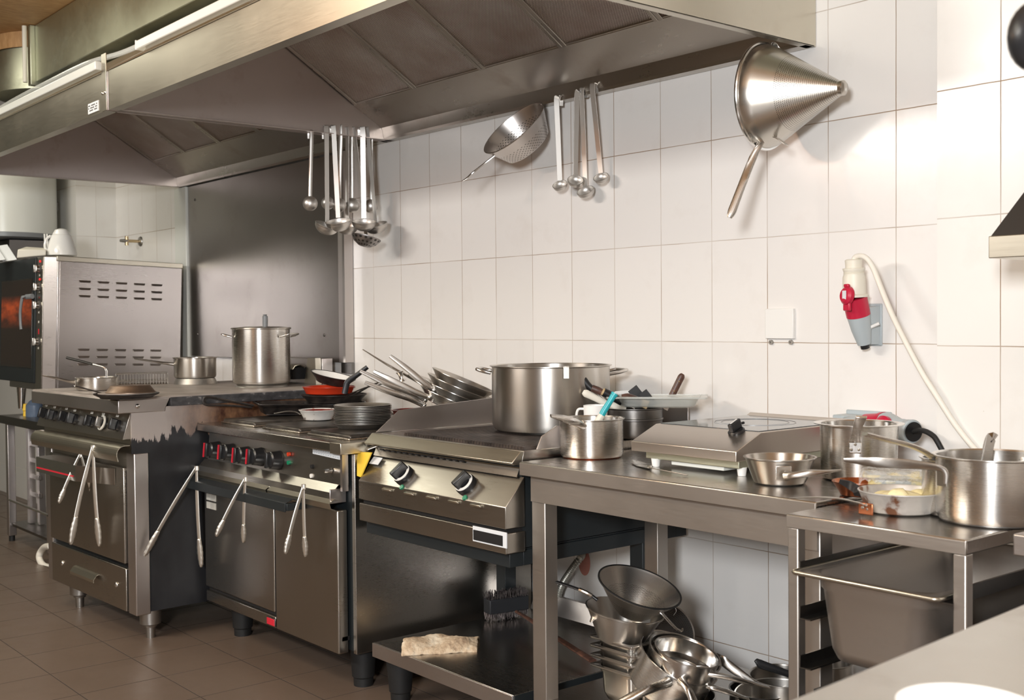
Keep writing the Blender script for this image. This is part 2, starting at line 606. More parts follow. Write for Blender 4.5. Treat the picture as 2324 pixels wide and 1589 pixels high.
def tiltrot(p, a, b):
    """rotation whose z axis leans a to the right and b towards the viewer seen from the camera side"""
    h = V((p[0] - C.x, p[1] - C.y, 0)).normalized()
    rg = V((h.y, -h.x, 0))
    z = (V((0, 0, 1)) + rg * a - h * b).normalized()
    x = (rg - z * rg.dot(z)).normalized()
    return M((x, z.cross(x), z)).transposed()

# ------------------------------------------------------------------- room
XW, XF, YF, ZC = -3.284, 6.4, -5.6, 3.22
struct('floor', MB().box(-5.2, XF, YF, .2, -.1, 0), 'floor_tile')
struct('wall_back', MB().box(XW, XF, 0, .12, 0, ZC), 'wall_tile')
struct('wall_left', MB().box(-5.2, XW, -.278, .12, 0, ZC), 'side_wall_tile')
o = struct('wall_pillar', MB().box(3.045, XF, -.16, 0, 0, ZC), 'pillar_tile')
struct('wall_far_left', MB().box(-5.3, -5.2, YF, .2, 0, ZC), 'far_left_wall_paint')
struct('wall_right', MB().box(XF, XF + .1, YF, .2, 0, ZC), 'right_wall_paint')
struct('wall_front', MB().box(-5.3, XF, YF - .1, YF, 0, ZC), 'front_wall_paint')
struct('ceiling', MB().box(-5.3, XF, YF, .2, ZC, ZC + .1), 'wood_ceiling')

# ---------------------------------------------------------- extractor hood
XD, XR_, XL_ = .174, 2.543, -2.135
HZ, HY, FZ = 2.193, -1.35, 2.345


def hood(x0, x1, label, n_filters, first, fl):
    t = thing('extractor_hood', label, 'extractor hood', ((x0 + x1) / 2, -.7, HZ), group=None)
    mb = MB(); mb.sheet([(HY, FZ), (HY, HZ), (HY + .045, HZ), (HY + .045, HZ + .018)], .003, 'X', x0 + .012, x1 - .012)
    mb.build('fascia', 'hood_steel', t, True)
    mb = MB(); mb.sheet([(HY, FZ), (HY + .012, FZ + .012), (-.78, 2.72), (-.60, 2.80), (-.004, 2.80)], .003, 'X', x0, x1)
    mb.build('roof_panel', 'hood_steel', t, True)
    for xa, nm in ((x0, 'end_panel'), (x1 - .003, 'end_panel')):
        mb = MB()
        mb.prism([(HY, HZ), (-.002, HZ), (-.002, 2.80), (-.60, 2.80), (-.78, 2.72), (HY, FZ)], 'X', xa, xa + .003)
        mb.box(xa if xa == x0 else xa - .028, xa + .031 if xa == x0 else xa + .003, HY + .04, -.01, HZ, HZ + .004)
        mb.build(nm, 'hood_inner_steel' if not (xa > 2) else 'hood_steel', t, True, bevel=.001)
    # folded grease trough along the wall
    mb = MB(); mb.sheet([(-.004, HZ + .058), (-.004, HZ), (-.05, HZ), (-.05, HZ + .012), (-.062, HZ + .058), (-.215, 2.339), (-.215, 2.352), (-.19, 2.345)][::-1], .004, 'X', x0 + .004, x1 - .004)
    mb.build('grease_trough', 'trough_steel', t, True)
    # grease filters on the slope
    w = (x1 - x0 - first) / n_filters
    sl = V((0, -.5735, .353)).normalized(); L = .66
    nn = V((0, -sl.z, sl.y))
    base = V((0, -.205, 2.342))
    q = M((V((1, 0, 0)), sl, V((1, 0, 0)).cross(sl))).transposed()
    for i in range(n_filters):
        xa = x0 + first + i * w
        mb = MB(); mb.box(0, w - .02, .012, L, -.012, 0)
        ob = mb.build('grease_filter', 'filter_mesh', t)
        ob.matrix_local = ROOTM[t.name].inverted() @ (M.Translation(base + V((xa + .01, 0, 0))) @ q.to_4x4())
        mb = MB()
        for (a, b, c_, d_) in ((-.009, .012, 0, L + .01), (w - .03, w - .011, 0, L + .01)):
            mb.box(a, b, c_, d_, -.016, .008)
        mb.box(-.009, w - .011, 0, .014, -.016, .006)
        mb.build('filter_frame', 'trough_steel', ob, bevel=.002)
    if first > .05:
        mb = MB(); mb.obox(base + V((x0 + first / 2, 0, 0)) + sl * L / 2, (1, 0, 0), sl, nn, first - .004, L, .004)
        mb.build('blank_panel', 'hood_inner_steel', t, True)
    return t


hr = hood(XD, XR_, 'nearer right-hand steel extractor hood section above the griddle and work table', 5, .01, 0)
hl = hood(XL_, XD - .006, 'farther left-hand steel extractor hood section above the two ranges', 5, .01, 0)
# corner strap and rivets between the sections
mb = MB(); mb.box(XD - .055, XD - .006, HY - .004, HY, HZ, FZ + .075)
st = mb.build('corner_strap', 'hood_steel', hl, True, bevel=.001)
mb = MB()
for dx in (-.045, -.018):
    mb.ball((XD + dx, HY - .004, 2.265), .007, 1, .6, 1, 12)
mb.build('rivet', 'bright_steel', hl, True)
mb = MB(); mb.box(-.040, .075, HY - .0025, HY, 2.205, 2.247)
pl = mb.build('rating_plate', 'paper_label', hl, True)
mb = MB()
for k in range(3):
    for j in range(9):
        if (j * 7 + k * 3) % 5:
            mb.box(-.034 + j * .011, -.026 + j * .011, HY - .0032, HY - .0024, 2.214 + k * .010, 2.219 + k * .010)
mb.build('plate_text', 'dark_ink', pl, True)
# light trunking on top of the fascia
for x0, x1, lab in ((.52, 2.5, 'white light strip lying on top of the right hood fascia'), (-2.0, .10, 'white light strip lying on top of the left hood fascia')):
    t = thing('light_strip', lab, 'light strip', ((x0 + x1) / 2, HY + .02, FZ + .012), group='light strips on the hood')
    MB().box(x0, x1, HY - .022, HY + .011, FZ + .018, FZ + .052).build('strip_body', 'white_enamel', t, True, bevel=.004)
    MB().box(x0 - .006, x0, HY - .024, HY + .0115, FZ + .018, FZ + .054).build('end_cap', 'white_plastic', t, True, bevel=.002)
mb = MB()
mb.sweep(spline([(-1.75, HY + .06, FZ + .085), (-1.2, HY + .03, FZ + .085), (-.6, HY + .02, FZ + .085), (-.15, HY + .04, FZ + .095), (.10, HY + .09, FZ + .10), (.22, HY + .20, FZ + .16)], 8), .022, seg=10)
things(mb.build('cable_hose', 'clear_plastic', None), 'pale plastic cable hose arching over the left hood', 'hose')
mb = MB()
P = [V((1.05 + .9 * i / 150, HY + .16 + .1 * i / 150, FZ + .155 + .05 * i / 150)) for i in range(151)]
mb.sweep(P, [.034 + .006 * (i % 2) for i in range(151)], seg=10)
things(mb.build('corrugated_hose', 'grey_plastic', None), 'grey corrugated hose running above the right hood', 'hose')

# ventilation duct under the ceiling
dt = thing('ventilation_duct', 'galvanised rectangular air duct running under the wooden ceiling', 'duct', (-.5, -.4, 2.87))
MB().box(-2.74, 3.2, -.70, -.05, 2.868, ZC - .004).build('duct_body', 'galvanized', dt, True, bevel=.004)
MB().box(-2.80, -2.745, -.73, -.05, 2.845, ZC - .004).build('duct_flange', 'galvanized', dt, True, bevel=.003)
MB().cyl((-2.775, -.755, 2.86), (-2.775, -.755, ZC - .01), .014).build('seam_pipe', 'cream_plastic', dt, True)
el = thing('duct_elbow', 'rounded galvanised duct elbow beside the rectangular duct', 'duct', (-3.25, -.62, 2.85))
MB().lathe([(0, 2.86), (.40, 2.86), (.40, ZC - .004), (0, ZC - .004)], 48, M.Translation((-3.22, -.40, 0))).build('elbow_body', 'galvanized', el, True)
MB().box(-3.70, -2.42, -.66, -.02, 2.66, 2.84).build('elbow_plenum', 'dark_steel', el, True, bevel=.004)
struct('trim_1', MB().lathe([(.415, ZC - .10), (.42, ZC - .10), (.42, ZC - .001), (.415, ZC - .001)], 48, M.Translation((-3.22, -.40, 0))), 'wood_ceiling')

# ----------------------------------------------------- steel wall cladding
t = thing('wall_cladding', 'large stainless wall panel on the tiles behind the ranges', 'wall panel', (-1.1, -.02, 1.14))
MB().box(-2.03, -.20, -.03, -.002, 1.145, HZ - .005).build('panel_sheet', 'panel_steel_vertical', t, True, bevel=.002)
MB().sheet([(-.27, -.034), (-.205, -.050), (-.185, -.050), (-.180, -.004)], .003, 'Z', 1.145, HZ - .003).build('folded_edge', 'panel_steel_side', t, True)
for x, z in ((-1.93, 2.10), (-1.92, 1.28), (-.42, 1.28)):
    MB().ball((x, -.031, z), .008, 1, .5, 1, 10).build('screw_head', 'dark_steel', t, True)
MB().box(-.275, -.178, -.020, -.003, 1.09, 1.143).build('lower_strip', 'dark_steel', t, True)
mb = MB(); mb.box(-2.20, -2.034, -.045, -.001, 0, 2.19)
struct('trim_2', mb, 'white_enamel', bevel=.004)

# ------------------------------------------------------------- left range
lr = thing('solid_top_range', 'tall solid top range with scorched black side at left', 'cooking range', (.0, -1.19, 0), M.Rotation(R(2.0), 3, 'Z'))
W1 = 1.0  # local: x 0 (right side) to -W1, y 0 = body front, + y towards the wall
MB().box(-W1, 0, .0, 1.12, .125, .80).build('body', 'black_paint', lr)
MB().box(-.006, 0.0025, .055, 1.0, .125, .80).build('side_panel', 'peeled_paint', lr)
MB().box(-.006, 0.0025, -.02, .96, .80, .992).build('upper_side_panel', 'peeled_paint', lr)
MB().box(-W1, -.006, -.02, 1.1, .80, .992).build('control_box', 'panel_steel', lr)
# front corner posts
MB().box(-.075, .004, -.012, .052, .115, .80).build('corner_post', 'panel_steel_side', lr, bevel=.004)
MB().box(-W1, -W1 + .06, -.012, .03, .115, .80).build('corner_post', 'panel_steel_side', lr, bevel=.004)
# slanted control panel with wedge end
MB().prism([(-.022, .967), (-.056, .862), (-.012, .862)], 'X', -W1, -.004).build('control_panel', 'panel_steel', lr, bevel=.001)
# top band and cast top
MB().prism([(-.078, 1.028), (-.078, .972), (.13, .972), (.13, .985), (.15, 1.028)], 'X', -W1, .008).build('top_band', 'panel_steel_side', lr, bevel=.003)
MB().ball((.011, .005, 1.0), .010, .6, 1, 1, 12).build('band_rivet', 'bright_steel', lr)
MB().box(-W1, .008, -.072, 1.10, 1.026, 1.036).build('cast_top', 'range_top_iron', lr, bevel=.003)
MB().box(-.03, .010, .152, .98, .992, 1.030).build('top_edge', 'slab_edge', lr, bevel=.002)
# rounded front rail
pr = [(-.07 + .032 * math.cos(a) * 1, .805 + .034 * math.sin(a)) for a in [R(90 + 180 * i / 10) for i in range(11)]]
pr = [(-.028, .838)] + [(-.05 + .036 * math.cos(R(90 + 110 * i / 8)), .800 + .038 * math.sin(R(90 + 110 * i / 8))) for i in range(9)] + [(-.080, .772)]
MB().sheet(pr, .0035, 'X', -W1, .0).build('front_rail', 'hood_steel', lr)
MB().box(-W1 + .06, -.075, -.006, .03, .72, .80).build('upper_front', 'panel_steel', lr, bevel=.002)
# oven door and drawer
od = MB().box(-W1 + .065, -.085, -.022, .02, .325, .735).build('oven_door', 'panel_steel', lr, bevel=.004)
mb = MB(); mb.sheet([(-.90, -.02), (-.875, -.105), (-.395, -.105), (-.16, -.028)], .003, 'Z', .655, .725)
hd = mb.build('door_handle', 'bright_steel', od)
MB().box(-.865, -.42, -.1075, -.1062, .672, .678).build('red_stripe', 'red_line', od, lab='thin red stripe')
MB().box(-W1 + .065, -.08, .0, .02, .305, .322).build('door_gap', 'dark_hollow', lr)
dr = MB().box(-W1 + .065, -.085, -.018, .02, .12, .303).build('drawer', 'panel_steel', lr, bevel=.004)
mb = MB(); mb.sheet([(-.018, .235), (-.030, .232), (-.045, .212), (-.045, .200)], .003, 'X', -.64, -.37)
mb.build('drawer_pull', 'hood_steel', dr)
for x in (-.80, -.18):
    MB().ball((x, -.02, .22), .012, 1, .6, 1, 12).build('drawer_screw', 'bright_steel', dr)
# knobs
inv = ROOTM[lr.name].inverted()
pn = V((0, -.105, .034)).normalized(); pp = V((0, -.022, .967))
for i, (px, py, kind) in enumerate(((103, 940, 0), (122, 944, 0), (149, 948, 0), (168, 952, 0), (207, 958, 1), (233, 961, 2), (265, 966, 1))):
    o_, d_ = inv @ C, inv.to_3x3() @ ray(px + 4, py)
    c0 = o_ + d_ * ((pp - o_).dot(pn) / d_.dot(pn))
    nrm = pn
    k = MB().cyl(c0, c0 + nrm * .012, .025, .023).build('knob', 'black_plastic', lr)
    mb = MB(); mb.obox(c0 + nrm * .026, (1, 0, .0), nrm, nrm.cross(V((1, 0, 0))), .018, .032, .050)
    mb.build('knob_grip', 'black_plastic' if kind != 2 else 'dark_steel', k, bevel=.005)
    if kind == 2:
        mb = MB(); mb.lathe([(.022, 0), (.033, 0), (.033, .005), (.022, .005)], 32, M.Translation(c0 + nrm * .010) @ nrm.to_track_quat('Z', 'Y').to_matrix().to_4x4())
        mb.build('knob_dial', 'pale_ink', k)
    MB().obox(c0 + V((-.01, 0, .040)) + pn * .0, (1, 0, 0), pn, pn.cross(V((1, 0, 0))), .022, .003, .009).build('knob_label', 'pale_ink', lr)
# feet
for x, y in ((-.055, .075), (-.80, .06), (-.06, .95), (-.88, .95)):
    MB().lathe([(0, 0), (.019, 0), (.021, .045), (.027, .047), (.029, .055), (.044, .062), (.046, .125), (0, .125)], 28, M.Translation((x, y, 0))).build('foot', 'tin_steel', lr)
# back upstand with flue roll
bg = MB().box(-.90, -.245, 1.075, 1.135, 1.036, 1.165).build('backguard', 'panel_steel_side', lr, bevel=.002)
MB().prism([(-.36, 1.036), (-.25, 1.036), (-.255, 1.168), (-.325, 1.168)], 'Y', 1.04, 1.072).build('backguard_end', 'hood_steel', lr)
MB().prism([(-.95, 1.036), (-.83, 1.036), (-.85, 1.168), (-.90, 1.168)], 'Y', 1.04, 1.072).build('backguard_end', 'hood_steel', lr)
mb = MB(); mb.sheet([(1.06, 1.118), (1.03, 1.135), (1.0, 1.130), (.985, 1.112)], .004, 'X', -.78, -.38)
mb.build('flue_cap', 'hood_steel', lr)
MB().box(-.78, -.385, .99, 1.07, 1.06, 1.118).build('flue_box', 'dark_hollow', lr)


def ring(loc, r, h, label):
    o = MB().lathe([(r - .02, 0), (r + .012, 0), (r, h), (r - .03, h), (r - .03, 0)], 48, M.Translation(loc)).build('burner_ring', 'tin_steel', None)
    return things(o, label, 'ring')


# ----------------------------------------------------------- middle range
X0, X1 = .03, 1.165
mr = thing('electric_range', 'middle electric range with five black knobs and hotplates', 'cooking range', (.6, -.85, 0))
MB().box(X0, X1, -.855, -.01, .15, .885).build('body', 'black_paint', mr, True)
MB().box(X1 + .001, X1 + .022, -.862, -.03, .145, .87).build('side_panel', 'panel_steel', mr, True, bevel=.002)
MB().prism([(-.93, .914), (-.93, .880), (-.88, .880), (-.86, .888), (-.02, .888), (-.02, .914)], 'X', X0 - .005, X1 + .04).build('top_deck', 'top_steel', mr, True, bevel=.004)
MB().box(X1 - .035, X1 + .0405, -.9305, -.79, .874, .9145).build('deck_end_cap', 'hood_steel', mr, True, bevel=.002)
MB().prism([(-.876, .880), (-.888, .755), (-.86, .755), (-.86, .880)], 'X', X0 + .005, X1 - .02).build('control_panel', 'panel_steel', mr, True, bevel=.001)
MB().sheet([(-.862, .757), (-.889, .756), (-.915, .728), (-.92, .700), (-.90, .695)], .003, 'X', X0 - .02, X1 - .045).build('drip_lip', 'panel_steel', mr, True)
MB().box(X1 - .046, X1 - .040, -.928, -.86, .69, .742).build('lip_bracket', 'panel_steel_side', mr, True, bevel=.002)
MB().box(X1 - .022, X1 - .008, -.895, -.87, .735, .88).build('panel_edge', 'panel_steel_side', mr, True)
dX = .655
od = MB().box(X0 + .005, dX, -.905, -.858, .205, .665).build('oven_door', 'panel_steel', mr, True, bevel=.005)
MB().sheet([(-.905, .665), (-.93, .675), (-.935, .692), (-.915, .705), (-.895, .70)], .003, 'X', X0, dX).build('door_roll', 'hood_steel', od, True)
MB().box(X0 + .01, X1 - .03, -.89, -.858, .188, .203).build('door_gap', 'dark_hollow', mr, True)
MB().box(dX + .004, dX + .010, -.9, -.858, .15, .66).build('door_seal', 'dark_hollow', mr, True)
cdo = MB().box(dX + .012, X1 - .03, -.905, -.862, .142, .665).build('cupboard_door', 'panel_steel', mr, True, bevel=.005)
MB().sheet([(-.905, .665), (-.93, .675), (-.935, .692), (-.915, .705), (-.895, .70)], .003, 'X', dX + .012, X1 - .03).build('door_roll', 'hood_steel', cdo, True)
MB().box(X0 + .005, dX, -.902, -.858, .142, .187).build('kick_strip', 'panel_steel', mr, True, bevel=.003)
mb = MB(); c = onY(616, 1411, -.904); mb.sweep([c + V((-.035, 0, 0)), c + V((.035, 0, 0))], .034, .006, side=(0, 0, 1), flatn=True)
bd = mb.build('badge', 'dark_steel', mr, True, bevel=.003)
mb = MB(); mb.sweep([c + V((-.031, -.003, 0)), c + V((.031, -.003, 0))], .027, .004, side=(0, 0, 1), flatn=True)
mb.build('badge_face', 'red_line', bd, True, bevel=.003)
# towel bar / door handle
MB().sheet([(-.985, .640), (-.985, .672), (-.955, .684), (-.93, .676)], .004, 'X', X0 - .02, .905).build('door_bar', 'black_paint', mr, True, bevel=.002)
mb = MB(); mb.box(X0 - .02, .52, -.9865, -.9845, .667, .672); mb.box(.56, .90, -.9865, -.9845, .667, .672)
mb.build('bar_edge', 'hood_steel', mr, True)
for x in (.10, .53, .90):
    MB().box(x - .012, x + .012, -.985, -.905, .645, .672).build('bar_bracket', 'black_paint', mr, True, bevel=.002)
mb = MB()
for z in (.598, .562):
    for x in (.06, .105):
        mb.box(x, x + .042, -.9075, -.905, z - .014, z + .014)
mb.build('tape_patch', 'pale_ink', mr, True)
for i, (px, py) in enumerate(((490, 1022), (523, 1027), (556, 1034), (588, 1037), (628, 1045))):
    c0 = onY(px + 6, py, -.882)
    nrm = V((0, -1, .09)).normalized()
    k = MB().lathe([(0, 0), (.036, 0), (.038, .004), (.035, .020), (.033, .042), (.027, .047), (0, .048)], 32, M.Translation(c0) @ nrm.to_track_quat('Z', 'Y').to_matrix().to_4x4()).build('knob', 'black_plastic', mr, True)
    mb = MB(); mb.obox(c0 + nrm * .052, (1, 0, 0), nrm, (0, .09, 1), .016, .020, .062)
    mb.build('knob_grip', 'black_plastic', k, True, bevel=.004)
    if i < 4:
        mb = MB(); mb.obox(c0 + nrm * .060 + V((-.009, 0, 0)), (1, 0, 0), nrm, (0, .09, 1), .004, .012, .060)
        mb.build('knob_mark', 'red_line', k, True, lab='red knob mark')
for px, py, mt_, r in ((656, 1031, 'red_enamel', .008), (656, 1050, 'green_lamp', .008), (709, 1059, 'dark_hollow', .008), (708, 1080, 'white_plastic', .008)):
    c0 = onY(px, py, -.886)
    MB().cyl(c0 + V((0, .004, 0)), c0 + V((0, -.006, 0)), r, seg=16).build('pilot_lamp', mt_, mr, True)
c0 = onY(752, 1068, -.886)
MB().cyl(c0, c0 + V((-.0, -.03, 0)), .010, .006, seg=16).build('switch', 'bright_steel', mr, True)
c0, c1 = onY(710, 1022, -.886), onY(778, 1037, -.886)
lb = MB().obox((c0 + c1) / 2 + V((0, .001, 0)), (c1 - c0), (0, 1, 0), (0, 0, 1), (c1 - c0).length, .004, .026).build('instruction_label', 'paper_label', mr, True)
mb = MB()
for j in range(12):
    for k in (-.006, .005):
        mb.obox(c0.lerp(c1, .06 + j * .08) + V((0, -.002, k)), (c1 - c0), (0, 1, 0), (0, 0, 1), .008, .002, .002)
mb.build('label_text', 'grey_plastic', lb, True)
for x, y in ((.17, -.80), (1.10, -.78), (.17, -.1), (1.10, -.1)):
    MB().lathe([(0, 0), (.036, 0), (.037, .03), (.042, .035), (.050, .16), (0, .16)], 28, M.Translation((x, y, 0))).build('foot', 'black_rubber', mr, True)
# square hotplates 3 x 2
for ix, xc in enumerate((.245, .62, .985)):
    for iy, yc in enumerate((-.69, -.30)):
        hp = MB().box(xc - .145, xc + .145, yc - .155, yc + .155, .914, .934).build('hotplate', 'hotplate_iron', mr, True, bevel=.008)
        MB().box(xc - .152, xc + .152, yc - .162, yc + .162, .9145, .922).build('plate_rim', 'hotplate_rim', hp, True, bevel=.004)

# --------------------------------------------------------------- griddle
gd = thing('griddle', 'golden fronted electric ribbed griddle with two dial knobs', 'griddle', (1.62, -.85, .646))
gx0, gx1 = 1.225, 2.042
MB().box(gx0 + .02, gx1 - .002, -.80, -.04, .648, .915).build('body', 'black_paint', gd, True)
MB().prism([(-.84, .911), (-.832, .905), (-.80, .905), (-.79, .945), (-.805, .945)], 'X', gx0 - .01, gx1).build('front_lip', 'hood_steel', gd, True, bevel=.002)
MB().prism([(-.80, .905), (-.04, .905), (-.04, .946), (-.79, .946)], 'X', gx0, gx1 - .001).build('plate_deck', 'top_steel', gd, True, bevel=.002)
mb = MB()
n = 44
xa, xb = 1.375, 2.025
for i in range(n):
    x = xa + (xb - xa) * i / n
    w = (xb - xa) / n
    mb.prism([(x, .946), (x + w * .25, .9555), (x + w * .6, .9555), (x + w * .85, .946)], 'Y', -.775, -.10)
mb.build('ribbed_plate', 'ribbed_iron', gd, True, smooth=0)
MB().sheet([(-.81, .865), (-.795, .90), (-.80, .905)], .003, 'X', gx0 + .01, gx1 - .01).build('upper_front', 'panel_steel', gd, True)
sl = MB().prism([(-.80, .868), (-.876, .782), (-.876, .716), (-.80, .716)], 'X', gx0 + .01, gx1 + .012).build('control_panel', 'panel_steel', gd, True, bevel=.002)
MB().box(gx0 + .02, gx1, -.862, -.80, .703, .716).build('panel_gap', 'dark_hollow', gd, True)
dw = MB().box(gx0 + .012, gx1 + .014, -.876, -.80, .640, .703).build('drip_drawer', 'panel_steel', gd, True, bevel=.003)
c0, c1 = onY(1078, 1212, -.877), onY(1146, 1226, -.877)
mb = MB()
cc = (c0 + c1) / 2
MB().obox(cc, (1, 0, 0), (0, 1, 0), (0, 0, 1), .165, .004, .048).build('handle_surround', 'paper_label', dw, True, bevel=.001)
MB().obox(cc + V((-.006, -.002, -.003)), (1, 0, 0), (0, 1, 0), (0, 0, 1), .142, .004, .031).build('handle_recess', 'dark_hollow', dw, True)
nrm = V((0, -.086, -.076)); nrm = V((0, -.748, .662)).normalized()
for px, py in ((918, 1080), (1060, 1102)):
    d = ray(px, py); p0 = V((1.2, -.80, .868)); t_ = (p0 - C).dot(nrm) / d.dot(nrm); c0 = C + d * t_
    qq = nrm.to_track_quat('Z', 'Y').to_matrix().to_4x4()
    k = MB().lathe([(0, 0), (.036, 0), (.036, .012), (.034, .015), (0, .015)], 32, M.Translation(c0) @ qq).build('knob', 'black_plastic', gd, True)
    MB().lathe([(.022, .0155), (.033, .0155), (.033, .0175), (.022, .0175)], 32, M.Translation(c0) @ qq).build('knob_dial', 'white_plastic', k, True)
    mb = MB(); u = V((.35, 0, 0)) + V((0, .662, .748)) * .9
    mb.obox(c0 + nrm * .030, u.cross(nrm), u, nrm, .020, .060, .034)
    mb.build('knob_grip', 'black_plastic', k, True, bevel=.004)
    p = c0 + V((.028, 0, 0)) - V((0, .662, .748)).normalized() * .045
    MB().cyl(p - nrm * .002, p + nrm * .004, .009, seg=16).build('pilot_lamp', 'green_lamp', gd, True)
c0 = onY(830, 1064, -.845)
for i in range(5):
    px, py = ((922, 1111), (967, 1121), (1014, 1130), (1062, 1138), (1114, 1148))[i]
    c0 = onY(px - 42 + 0, py - 2, -.8765)
    c0 = onY(880 + i * 50.5, 1112 + i * 8.9, -.8765)
    c0.y = -.876
    mb = MB(); mb.prism([(-.876, c0.z + .007), (-.886, c0.z + .003), (-.884, c0.z - .004), (-.876, c0.z - .004)], 'X', c0.x - .026, c0.x + .026)
    mb.build('vent_louvre', 'hood_steel', gd, True, bevel=.002)
c0 = onY(852, 1046, -.83)
MB().obox(c0 + V((.0, .002, 0)), (1, 0, 0), V((0, .662, .748)), nrm, .055, .030, .002).build('rating_label', 'paper_label', gd, True)
mb = MB()
for i in range(14):
    mb.box(gx0 + .05 + i * .036, gx0 + .072 + i * .036, -.8125, -.806, .889, .893)
mb.build('vent_slots', 'dark_hollow', gd, True)
MB().prism([(-.80, .948), (-.74, .948), (-.03, .948), (-.03, 1.06), (-.70, 1.022)], 'X', gx0 + .006, gx0 + .010).build('splash_guard', 'panel_steel_side', gd, True, bevel=.0012)
MB().prism([(-.745, .93), (-.715, .985), (-.655, 1.013), (-.50, 1.013), (-.50, .93)], 'X', gx1 - .006, gx1 - .002).build('splash_guard', 'panel_steel_side', gd, True, bevel=.0012)
MB().box(gx0 + .011, gx1 - .002, -.04, -.036, .948, 1.06).build('splash_guard', 'panel_steel_side', gd, True, bevel=.0012)
mb = MB(); mb.cyl((gx0 + .011, -.80, .90), (gx0 + .011, -.84, .89), .006, seg=12)
mb.build('hinge_pin', 'bright_steel', gd, True)

# yellow card wedged between range and griddle
mb = MB(); c0, c1, c2 = onY(835, 1022, -.80), onY(868, 1030, -.80), onY(822, 1078, -.80)
a_, b_, c_, d_ = onY(810, 1026, -.845), onY(842, 1028, -.845), onY(818, 1083, -.868), onY(810, 1080, -.868)
mb.hexa([a_, b_, c_, d_, a_ + V((0, .006, .001)), b_ + V((0, .006, .001)), c_ + V((0, .006, .001)), d_ + V((0, .006, .001))])
things(mb.build('scraper', 'yellow_plastic', None, smooth=0), 'yellow plastic scraper wedged between the range and the griddle', 'scraper')

# stand of the griddle
gs = thing('griddle_stand', 'black framed stand under the griddle with steel lower shelf', 'stand', (1.64, -.45, 0))
mb = MB(); mb.box(1.235, 2.035, -.845, -.79, .592, .639); mb.box(1.235, 2.035, -.10, -.045, .592, .639)
mb.box(1.235, 1.285, -.79, -.10, .592, .639); mb.box(1.985, 2.035, -.79, -.10, .592, .639)
mb.build('frame', 'black_paint', gs, True, bevel=.002)
mb = MB(); mb.box(1.245, 2.03, -.79, -.05, .6392, .6435); mb.build('tray', 'black_paint', gs, True)
for x, y in ((1.30, -.12), (1.93, -.12), (1.30, -.75), (1.99, -.10)):
    pass
for x0_, x1_, y0_, y1_ in ((1.245, 1.30, -.26, -.205), (1.97, 2.03, -.26, -.205)):
    MB().box(x0_, x1_, y0_, y1_, .20, .60).build('post', 'black_paint', gs, True, bevel=.002)
MB().box(1.255, 2.035, -.835, -.06, .178, .200).build('lower_shelf', 'top_steel', gs, True, bevel=.002)
MB().box(1.255, 2.035, -.84, -.835, .150, .199).build('shelf_front', 'panel_steel_side', gs, True, bevel=.001)
MB().box(2.0355, 2.042, -.835, -.06, .150, .199).build('shelf_side', 'black_paint', gs, True)
MB().prism([(-.10, .20), (-.055, .20), (-.055, .265), (-.07, .265)], 'X', 1.26, 2.03).build('shelf_upstand', 'panel_steel_side', gs, True)
for x, y in ((1.335, -.775), (1.95, -.775), (1.335, -.12), (1.95, -.12)):
    MB().lathe([(0, 0), (.034, 0), (.036, .03), (.040, .034), (.050, .148), (0, .148)], 28, M.Translation((x, y, 0))).build('foot', 'black_rubber', gs, True)

# ------------------------------------------------------------- work table
tx0, tx1, ty, tz = 2.067, 3.128, -.83, .918
wt = thing('work_table', 'long stainless work table under the pots and induction hob', 'table', (2.6, -.45, 0))
MB().box(tx0, tx1, ty, -.165, tz - .040, tz).build('table_top', 'top_steel', wt, True, bevel=.0035)
MB().box(tx0 + .001, tx1 - .001, ty - .0015, ty + .002, tz - .040, tz - .003).build('top_edge', 'matte_steel', wt, True, bevel=.001)
MB().box(tx0 + .03, tx1 - .01, ty + .018, ty + .022, .80, tz - .04).build('apron', 'matte_steel', wt, True)
MB().box(tx0 + .03, tx0 + .034, ty + .03, -.20, .80, tz - .04).build('apron', 'matte_steel', wt, True)
for x, w_ in ((tx0 + .028, .060), (tx1 - .05, .045)):
    for y in (ty + .023, -.32):
        MB().box(x, x + w_, y, y + .05, .0, tz - .04).build('leg', 'matte_steel', wt, True, bevel=.003)
MB().box(tx0 + .032, tx1 - .03, ty + .045, -.10, .185, .205).build('lower_shelf', 'top_steel', wt, True, bevel=.002)

# ------------------------------------------------------------ tray trolley
cx0, cx1, cy0, cy1, cz = 3.138, 3.565, -.955, -.30, .907
tr = thing('tray_trolley', 'tall steel tray trolley with welded side runners at right', 'trolley', (3.35, -.62, 0))
MB().box(cx0, cx1, cy0, cy1, cz - .030, cz).build('trolley_top', 'top_steel', tr, True, bevel=.003)
MB().box(cx0 + .001, cx1 - .001, cy0 - .0015, cy0 + .002, cz - .030, cz - .003).build('top_edge', 'matte_steel', tr, True, bevel=.001)
for x in (cx0 + .002, cx1 - .030):
    for y in (cy0 + .002, cy1 - .03):
        MB().box(x, x + .028, y, y + .028, 0.0, cz - .03).build('leg', 'matte_steel', tr, True, bevel=.003)
for z in (.775, .675, .565, .455):
    for x, sgn in ((cx0 + .030, 1), (cx1 - .030, -1)):
        MB().sheet([(x, z + .028), (x, z), (x + .030 * sgn, z)], .003, 'Y', cy0 + .006, cy1 - .01).build('runner', 'dark_steel', tr, True)
gp = thing('gastronorm_pan', 'large deep steel pan slid into the tray trolley', 'food pan', (3.35, -.62, .62))


